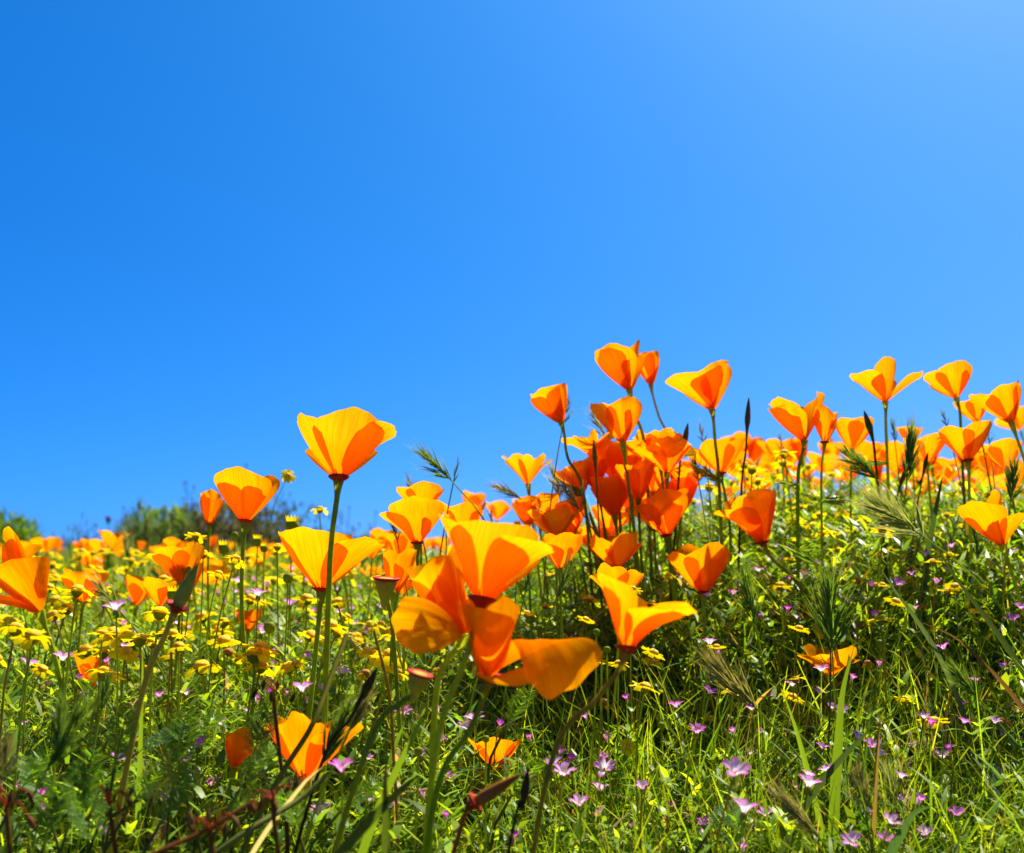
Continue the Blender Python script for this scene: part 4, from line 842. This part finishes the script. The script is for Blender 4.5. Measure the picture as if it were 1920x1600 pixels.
# ------------------------------------------------------------------ storksbill: ferny leaves and bud clusters
def fern_mesh(seed, col, Ln=.07):
    g = np.random.default_rng(seed); n = 9; pr = []
    s = np.linspace(.14, .97, n)
    rach = blades([[0, 0, 0]], [[1, 0, .15]], [[0, 0, -.18]], Ln, .0016, col*.9, 5)
    pr.append(rach)
    for k in range(n):
        for sd in (-1, 1):
            p = np.array([s[k]*Ln, 0, .15*s[k]*Ln-.18*Ln*s[k]**2]); pl = Ln*.30*math.sin(.5+2.3*s[k])*g.uniform(.85, 1.1); dv = nrm(np.array([.55, sd*1.0, .25+g.normal(0, .08)]))
            pr.append(blades([p], [dv], [[.2, 0, -.2]], pl, pl*.20, col, 3))
            m = 5; t = np.linspace(.2, .9, m); bp = p+dv*pl*t[:, None]
            for s2 in (-1, 1):
                d2 = nrm(np.tile(dv, (m, 1))*1.0+s2*np.array([.8, -sd*.25, .1])); pr.append(blades(bp, d2, np.zeros((m, 3)), pl*.34*(1.1-t*.5), pl*.12, col*g.uniform(.85, 1.2), 2, side=nrm(np.cross(d2, np.tile([0, 0, 1.], (m, 1))))))
    return join(pr)
def fern(label, bx, by, tx, ty, d, col, roll=0.0):
    d = fit_depth(bx, by, d, .01, .3); b = P(bx, by, d); t = P(tx, ty, d+.012); ax = nrm(t-b); Ln = np.linalg.norm(t-b)*1.35
    V, Fc, C = fern_mesh(int(bx+by), np.asarray(col), Ln)
    z = nrm(np.array([.1, -.25, .96])-ax*np.dot(ax, [.1, -.25, .96])); y = np.cross(z, ax); R = np.stack([ax, y, z], 1)
    rt = np.array([b[0], b[1]+.01, float(G(b[0], b[1]+.01))-.004]); e = empty('storksbill_leaf', rt, label, 'leaf', 'ferny storksbill leaves')
    part('frond', mesh('frond', V@R.T+(b-rt), Fc, M['grass'], C), e)
    part('stalk', stem_mesh(stem_path(b, ax, rt)[::3]-rt, .0008, .0011, (.12, .13, .04), 5), e)
FD, FB = (.11, .23, .010), (.20, .37, .012)
for a in [('dark ferny leaf pointing up under the magenta flower', 215, 1440, 232, 1362, .50, FD), ('dark drooping ferny leaf over the bottom shade', 130, 1540, 165, 1440, .46, FD), ('bright backlit ferny leaf by the vivid magenta flower', 258, 1500, 318, 1480, .52, FB),
  ('second bright ferny leaf below the bright backlit one', 240, 1520, 290, 1455, .53, FB), ('bluish ferny leaf beside the tubular poppy', 260, 1410, 330, 1375, .58, (.06, .13, .06)), ('green ferny leaf pointing at the tubular poppy', 345, 1400, 410, 1345, .62, FB),
  ('bright ferny leaf left of the deep shaded poppy', 470, 1430, 500, 1350, .56, (.07, .17, .02)), ('green ferny leaf low behind the deep shaded poppy stem', 480, 1510, 545, 1465, .54, (.06, .13, .02)), ('dark ferny leaf spilling over the bottom edge', 60, 1600, 110, 1500, .44, FD),
  ('dark feathery leaf in the bottom shade', 185, 1590, 150, 1500, .45, FD), ('ferny leaf half hidden in grass near the buried poppy', 960, 1490, 1000, 1440, .6, FB), ('ferny leaf low in the grass by the leaning foxtail', 1330, 1560, 1370, 1520, .58, (.07, .16, .02)), ('fern-like leaf behind the drooping poppy', 950, 1360, 985, 1310, .66, FB)]: fern(*a)
for i, (bx, by) in enumerate([(40, 1480), (90, 1520), (150, 1500), (205, 1545), (300, 1545), (350, 1500), (420, 1530), (330, 1440), (450, 1480), (560, 1560), (640, 1520)]):
    fern('ferny green storksbill leaf spread low in the mixed grass', bx, by, bx+(45, -30, 60, 15)[i % 4], by-(60, 75, 45, 80)[i % 4], .50+.02*(i % 4), (FB, FD, (.12, .24, .012))[i % 3])
def storksbill(label, x, y, d, n, col, rootx):
    d = fit_depth(x, y, d, .02, .3); c = P(x, y, d); rt0 = P(rootx, 1700, d); rt = np.array([rt0[0], rt0[1], float(G(rt0[0], rt0[1]))-.004]); g = np.random.default_rng(int(x*3+y))
    e = empty('storksbill', rt, label, 'plant', 'storksbill bud clusters'); part('stem', stem_mesh(curve([c, (c+rt)/2+np.array([.01, 0, .01]), rt], 8)-rt, .0010, .0014, (.14, .07, .04), 6), e)
    for k in range(n):
        a = k*6.28/n+g.uniform(-.3, .3); tip = c+np.array([math.cos(a)*.009, math.sin(a)*.007, g.uniform(-.006, .006)]); ax = nrm(np.array([math.cos(a)*.4, math.sin(a)*.3, g.choice([-1., 1., -.6])]))
        st = part('bud', mesh('bud', *(lambda L: (L[0]*.55@frame(ax).T+(tip-rt), L[1]))(lathe([(.0005, -.001), (.0016, .001), (.0021, .0035), (.0016, .0065), (.0008, .0085), (.0001, .010)], 8)), M['bud'], np.asarray(col)*g.uniform(.4, .9)), e)
        part('stalk', mesh('stalk', *tube(curve([c, (c+tip)/2+np.array([0, 0, .004]), tip], 4)-rt, .0004, 5), M['stem'], np.array([.30, .05, .05])), e)
for a in [('storksbill with grey-red drooping buds low among ferny leaves', 205, 1508, .48, 7, (.20, .10, .08), 215), ('storksbill with reddish sepals crossing the fallen stalk', 510, 1500, .47, 6, (.24, .08, .07), 500),
  ('purple-red storksbill buds at the bottom edge', 395, 1560, .43, 5, (.26, .14, .10), 400), ('reddish storksbill buds half cut off by the slim foxtail', 12, 1515, .44, 6, (.28, .06, .09), 5), ('dark bud cluster on the stem left of the shaded poppy', 512, 1295, .55, 5, (.12, .08, .04), 500)]: storksbill(*a)
# leaning bare stalks
for lab, pts, d, r, col in [('thick grey-green stalk lying across the bottom behind storksbill buds', [(612, 1455, .50), (560, 1500, .49), (470, 1555, .47), (380, 1620, .46)], .48, .0013, (.17, .19, .10)), ('reddish brown stalk arching over the bottom shade', [(480, 1500, .44), (380, 1560, .43), (270, 1610, .42)], .43, .0009, (.20, .08, .05)),
   ('tall dark stalk with side leaves crossing the deep shaded poppy', [(650, 1190, .58), (620, 1270, .56), (585, 1360, .54), (535, 1440, .53)], .55, .0013, (.22, .22, .05)), ('thin brown stalk leaning over the long bud collar', [(700, 1180, .6), (730, 1300, .6), (738, 1420, .6)], .6, .0008, (.25, .19, .06)), ('thin upright green stalk in front of the small shallow poppy', [(1557, 1205, .7), (1557, 1300, .69), (1552, 1430, .68)], .7, .0006, (.12, .15, .04)),
   ('thin tan stalk beside the dense leaning foxtail', [(1650, 1350, .6), (1642, 1440, .6), (1638, 1560, .6)], .6, .0007, (.26, .16, .05))]:
    c = [P(*p) for p in pts]; gp = ground_path(c[-1], c[-1]-c[-2]); rt = gp[-1]; c = curve(c+gp, 8)
    thing('plant_stalk', stem_mesh(c-rt, r, r*1.3, col, 6, name='plant_stalk'), rt, lab, 'stalk', 'bare leaning stalks')

# ------------------------------------------------------------------ green mass: grass, leafy ground cover, far growth
def scatter(n, y0, y1, pw=1.0, wide=.60):
    y = y0+(y1-y0)*rng.random(n)**pw; x = (rng.random(n)*2-1)*(wide*y+.06)
    return x, y
PAL = np.array([[.20, .33, .010], [.27, .40, .012], [.12, .24, .014], [.33, .43, .015], [.06, .15, .014], [.17, .29, .02]])
def palette(n, dry=.05):
    c = PAL[rng.integers(0, len(PAL), n)]*rng.uniform(.45, 1.4, (n, 1)); m = rng.random(n) < dry
    c[m] = np.array([.34, .24, .10])*rng.uniform(.6, 1.2, (m.sum(), 1)); return c
def grass_obj(name, label, n, y0, y1, hgt, wid, pw=1.0, lean=.35, nseg=4, dry=.05, wide=.60):
    x, y = scatter(n, y0, y1, pw, wide); b = np.stack([x, y, G(x, y)-.003], -1)
    d0 = np.stack([rng.normal(0, lean, n), rng.normal(0, lean, n), np.ones(n)], -1); bend = np.stack([rng.normal(0, .22, n), rng.normal(0, .22, n), -rng.random(n)*.28], -1)
    L = rng.uniform(*hgt, n)*rng.uniform(.6, 1.0, n); W = rng.uniform(*wid, n)
    v, f, c = blades(b, d0, bend, L, W, palette(n, dry), nseg)
    o = bpy.data.objects.new(name, mesh(name, v, f, M['grass'], c)); COL.objects.link(o); tag(o, label, 'grass', kind='stuff')
grass_obj('grass', 'fine green grass blades covering the slope', 78000, .36, 1.8, (.07, .17), (.0011, .0026), lean=.24)
grass_obj('distant_grass', 'green and dry grass of the distant flat field', 45000, 1.7, 8.0, (.08, .20), (.003, .006), 1.4, nseg=3, dry=.14, wide=.56)
def leafy(n, y0, y1, hh=(.05, .125), xr=None, label='small leafy green ground cover plants between the flowers', sc=1.0):
    """little upright plants: a thin stem with pairs of narrow leaves"""
    x, y = scatter(n, y0, y1)
    if xr: x = xr[0]*y+(xr[1]-xr[0])*y*rng.random(n)
    z = G(x, y); H = rng.uniform(*hh, n)*rng.uniform(.6, 1, n); ln = np.stack([rng.normal(0, .22, n), rng.normal(0, .22, n), np.ones(n)], -1); ln = nrm(ln)
    base = np.stack([x, y, z-.003], -1); col = palette(n, .02); out = [blades(base, ln, np.zeros((n, 3)), H, .0013, col*np.array([1.1, .9, .8]), 3, prof=lambda t: 1-.5*t)]
    for k in range(7):
        s = .25+.72*k/6+rng.uniform(-.05, .05, n); a = rng.uniform(0, 6.28, n)
        for sd in (0, math.pi):
            if k > 0 or sd == 0:
                d0 = np.stack([np.cos(a+sd), np.sin(a+sd), rng.uniform(.5, 1.5, n)], -1); p = base+ln*(H*s)[:, None]
                out.append(blades(p, d0, np.stack([np.cos(a+sd)*.3, np.sin(a+sd)*.3, -rng.random(n)*.6], -1), rng.uniform(.009, .024, n)*sc, rng.uniform(.0015, .0034, n)*sc*np.where(rng.random(n) < .25, 1.7, 1.0), col*rng.uniform(.8, 1.25, (n, 1)), 3, side=np.stack([-np.sin(a), np.cos(a), 0*a], -1), prof=lambda t: np.sin(np.clip(.2+.8*t, 0, 1)*3.14159)**.7))
    v, f, c = join(out); o = bpy.data.objects.new('ground_cover', mesh('ground_cover', v, f, M['grass'], c)); COL.objects.link(o); tag(o, label, 'ground cover', kind='stuff')
leafy(13500, .40, 1.7)
leafy(5200, .60, 1.7, (.08, .155), (-.56, -.02), 'leafy green growth between the crowded yellow daisies', 1.15)
leafy(3000, .92, 1.5, (.09, .17), (0.0, .56), 'taller leafy green growth between the poppies on the ridge crest', 1.25)

# ------------------------------------------------------------------ far shrubs and weeds against the sky
def shrub(label, px, py_top, y, rx, h, n, cols, name='shrub', upright=False, seed=0):
    x = (px-960)/F*y*1.0; rt = np.array([x, y, float(G(x, y))-.01]); g = np.random.default_rng(seed); e = empty(name, rt, label, 'shrub', None)
    ns = 9; a = g.uniform(0, 6.28, ns); st = []
    for k in range(ns):
        tp = np.array([math.cos(a[k])*rx*g.uniform(.2, .8), math.sin(a[k])*rx*g.uniform(.2, .8), h*g.uniform(.6, .95)])
        v, f = tube(curve([np.zeros(3), tp*.5+np.array([0, 0, .08*h]), tp], 4), np.linspace(.006, .002, 9), 5); st.append((v, f, np.array([.10, .08, .05])))
    V, Fc, C = join(st); part('trunk', mesh('trunk', V, Fc, M['stem'], C), e)
    p = nrm(g.normal(size=(n, 3)))*g.random((n, 1))**.4; p[:, 2] = np.abs(p[:, 2])
    lump = 1+.22*np.sin(5*np.arctan2(p[:, 1], p[:, 0])+seed)+.12*np.sin(9*p[:, 2]+seed)
    p = p*np.array([rx, rx, h])*lump[:, None]; gap = np.sin(p[:, 0]*38/rx*.25+seed)*np.sin(p[:, 2]*30/h*.3+1)*np.sin(p[:, 1]*30/rx*.3); p = p[gap > -.35]; m = len(p)
    d0 = nrm(p/np.array([rx, rx, h])+np.array([0, 0, .8 if not upright else 3])+g.normal(0, .6, (m, 3))); c = np.asarray(cols)[g.integers(0, len(cols), m)]*g.uniform(.7, 1.3, (m, 1))
    v, f, cc = blades(p, d0, g.normal(0, .2, (m, 3)), g.uniform(.022, .05, m)*(1.6 if upright else 1), g.uniform(.009, .018, m)*(.6 if upright else 1), c, 3)
    part('crown', mesh('crown', v, f, M['shrub'], cc), e)
GREEN = [(.15, .27, .015), (.20, .32, .02), (.09, .18, .015)]; DUSK = [(.05, .08, .045), (.07, .09, .05), (.08, .07, .06)]
shrub('rounded bright green shrub beyond the field behind the slim orange bud', 325, 955, 6.6, .30, .33, 9000, GREEN, seed=1)
shrub('darker olive shrub behind the large orange poppy', 430, 950, 6.2, .34, .36, 7000, [(.06, .09, .025), (.09, .11, .04), (.12, .09, .06)], seed=2)
shrub('green bush at the far end of the field behind the glossy poppy', 10, 985, 6.8, .22, .36, 6000, GREEN, seed=3)
shrub('grassy green clump in front of the rounded shrub', 262, 985, 6.0, .14, .30, 1800, [(.08, .15, .03), (.14, .18, .06)], upright=True, seed=4)
shrub('wispy dark blue-green clump of stalks on the far skyline', 155, 980, 7.2, .16, .30, 900, DUSK, upright=True, seed=5)
shrub('thin dark stalk clump on the skyline beside the far bush', 100, 1010, 7.4, .16, .16, 420, DUSK, upright=True, seed=6)
shrub('dusky shrub behind the golden cup poppy and tall stem', 530, 960, 6.6, .30, .36, 2600, [(.05, .08, .03), (.08, .09, .04)], seed=7)
shrub('hazy low growth behind the folded upright poppy', 680, 1000, 6.8, .34, .22, 2200, DUSK+GREEN[:1], seed=8)
def weed(px, py, y, seed, flower=False):
    """thin branching stalk with tiny dry heads"""
    g = np.random.default_rng(seed); top = P(px, py, y); rt = np.array([top[0]+g.uniform(-.03, .03), top[1], 0]); rt[2] = float(G(rt[0], rt[1]))-.01
    if flower: e = empty('purple_thistle', rt, 'dark purple thistle-like flower alone on a thin stalk against the sky', 'wildflower')
    else: e = empty('dry_weed', rt, 'thin dry weed stalk with tiny pinkish seed heads against the sky', 'weed', 'thin dry weeds on the skyline')
    pts = curve([top, (top+rt)/2+np.array([g.uniform(-.02, .02), 0, 0]), rt], 6); part('stem', stem_mesh(pts-rt, .0016, .0024, (.12, .13, .06), 5), e)
    if flower:
        n = 60; dd = nrm(g.normal(size=(n, 3))*np.array([1, 1, .5])+np.array([0, 0, .8])); v, f, c = blades(np.tile(top-rt, (n, 1)), dd, np.zeros((n, 3)), g.uniform(.015, .028, n), .005, (.10, .01, .22), 2)
        part('petals', mesh('petals', v, f, M['brome'], c), e); V, Fc = lathe([(.002, -.02), (.009, -.014), (.010, -.004), (.006, .004)], 10); part('cup', mesh('cup', V+(top-rt), Fc, M['stem'], np.array([.04, .03, .05])), e); return
    V, Fc = lathe([(.001, -.008), (.006, -.003), (.007, .002), (.004, .008), (.0003, .010)], 7)
    for k in range(g.integers(3, 7)):
        q = top-rt+np.array([g.uniform(-.07, .07), g.uniform(-.03, .03), -g.uniform(0, .14)]) if k else top-rt
        if k: part('branch', mesh('branch', *tube(curve([np.array([np.interp(q[2]-.06, pts[::-1, 2]-rt[2], pts[::-1, j]-rt[j]) for j in range(3)]), q-np.array([0, 0, .02]), q], 4), .0012, 4), M['stem'], np.array([.13, .12, .07])), e)
        part('seed_head', mesh('seed_head', V*g.uniform(.7, 1.1)+q, Fc, M['bud'], np.array([.26, .14, .13])*g.uniform(.7, 1.2)), e)
weed(203, 975, 5.5, 1, True)
for i, (x, y) in enumerate([(232, 952), (258, 945), (228, 975), (350, 903), (408, 888), (462, 872), (310, 950), (345, 945), (100, 1000), (30, 962), (275, 985), (655, 952), (640, 960), (530, 925), (360, 935), (180, 985), (705, 960)]): weed(x, y, 5.8+.15*(i % 5), 20+i)
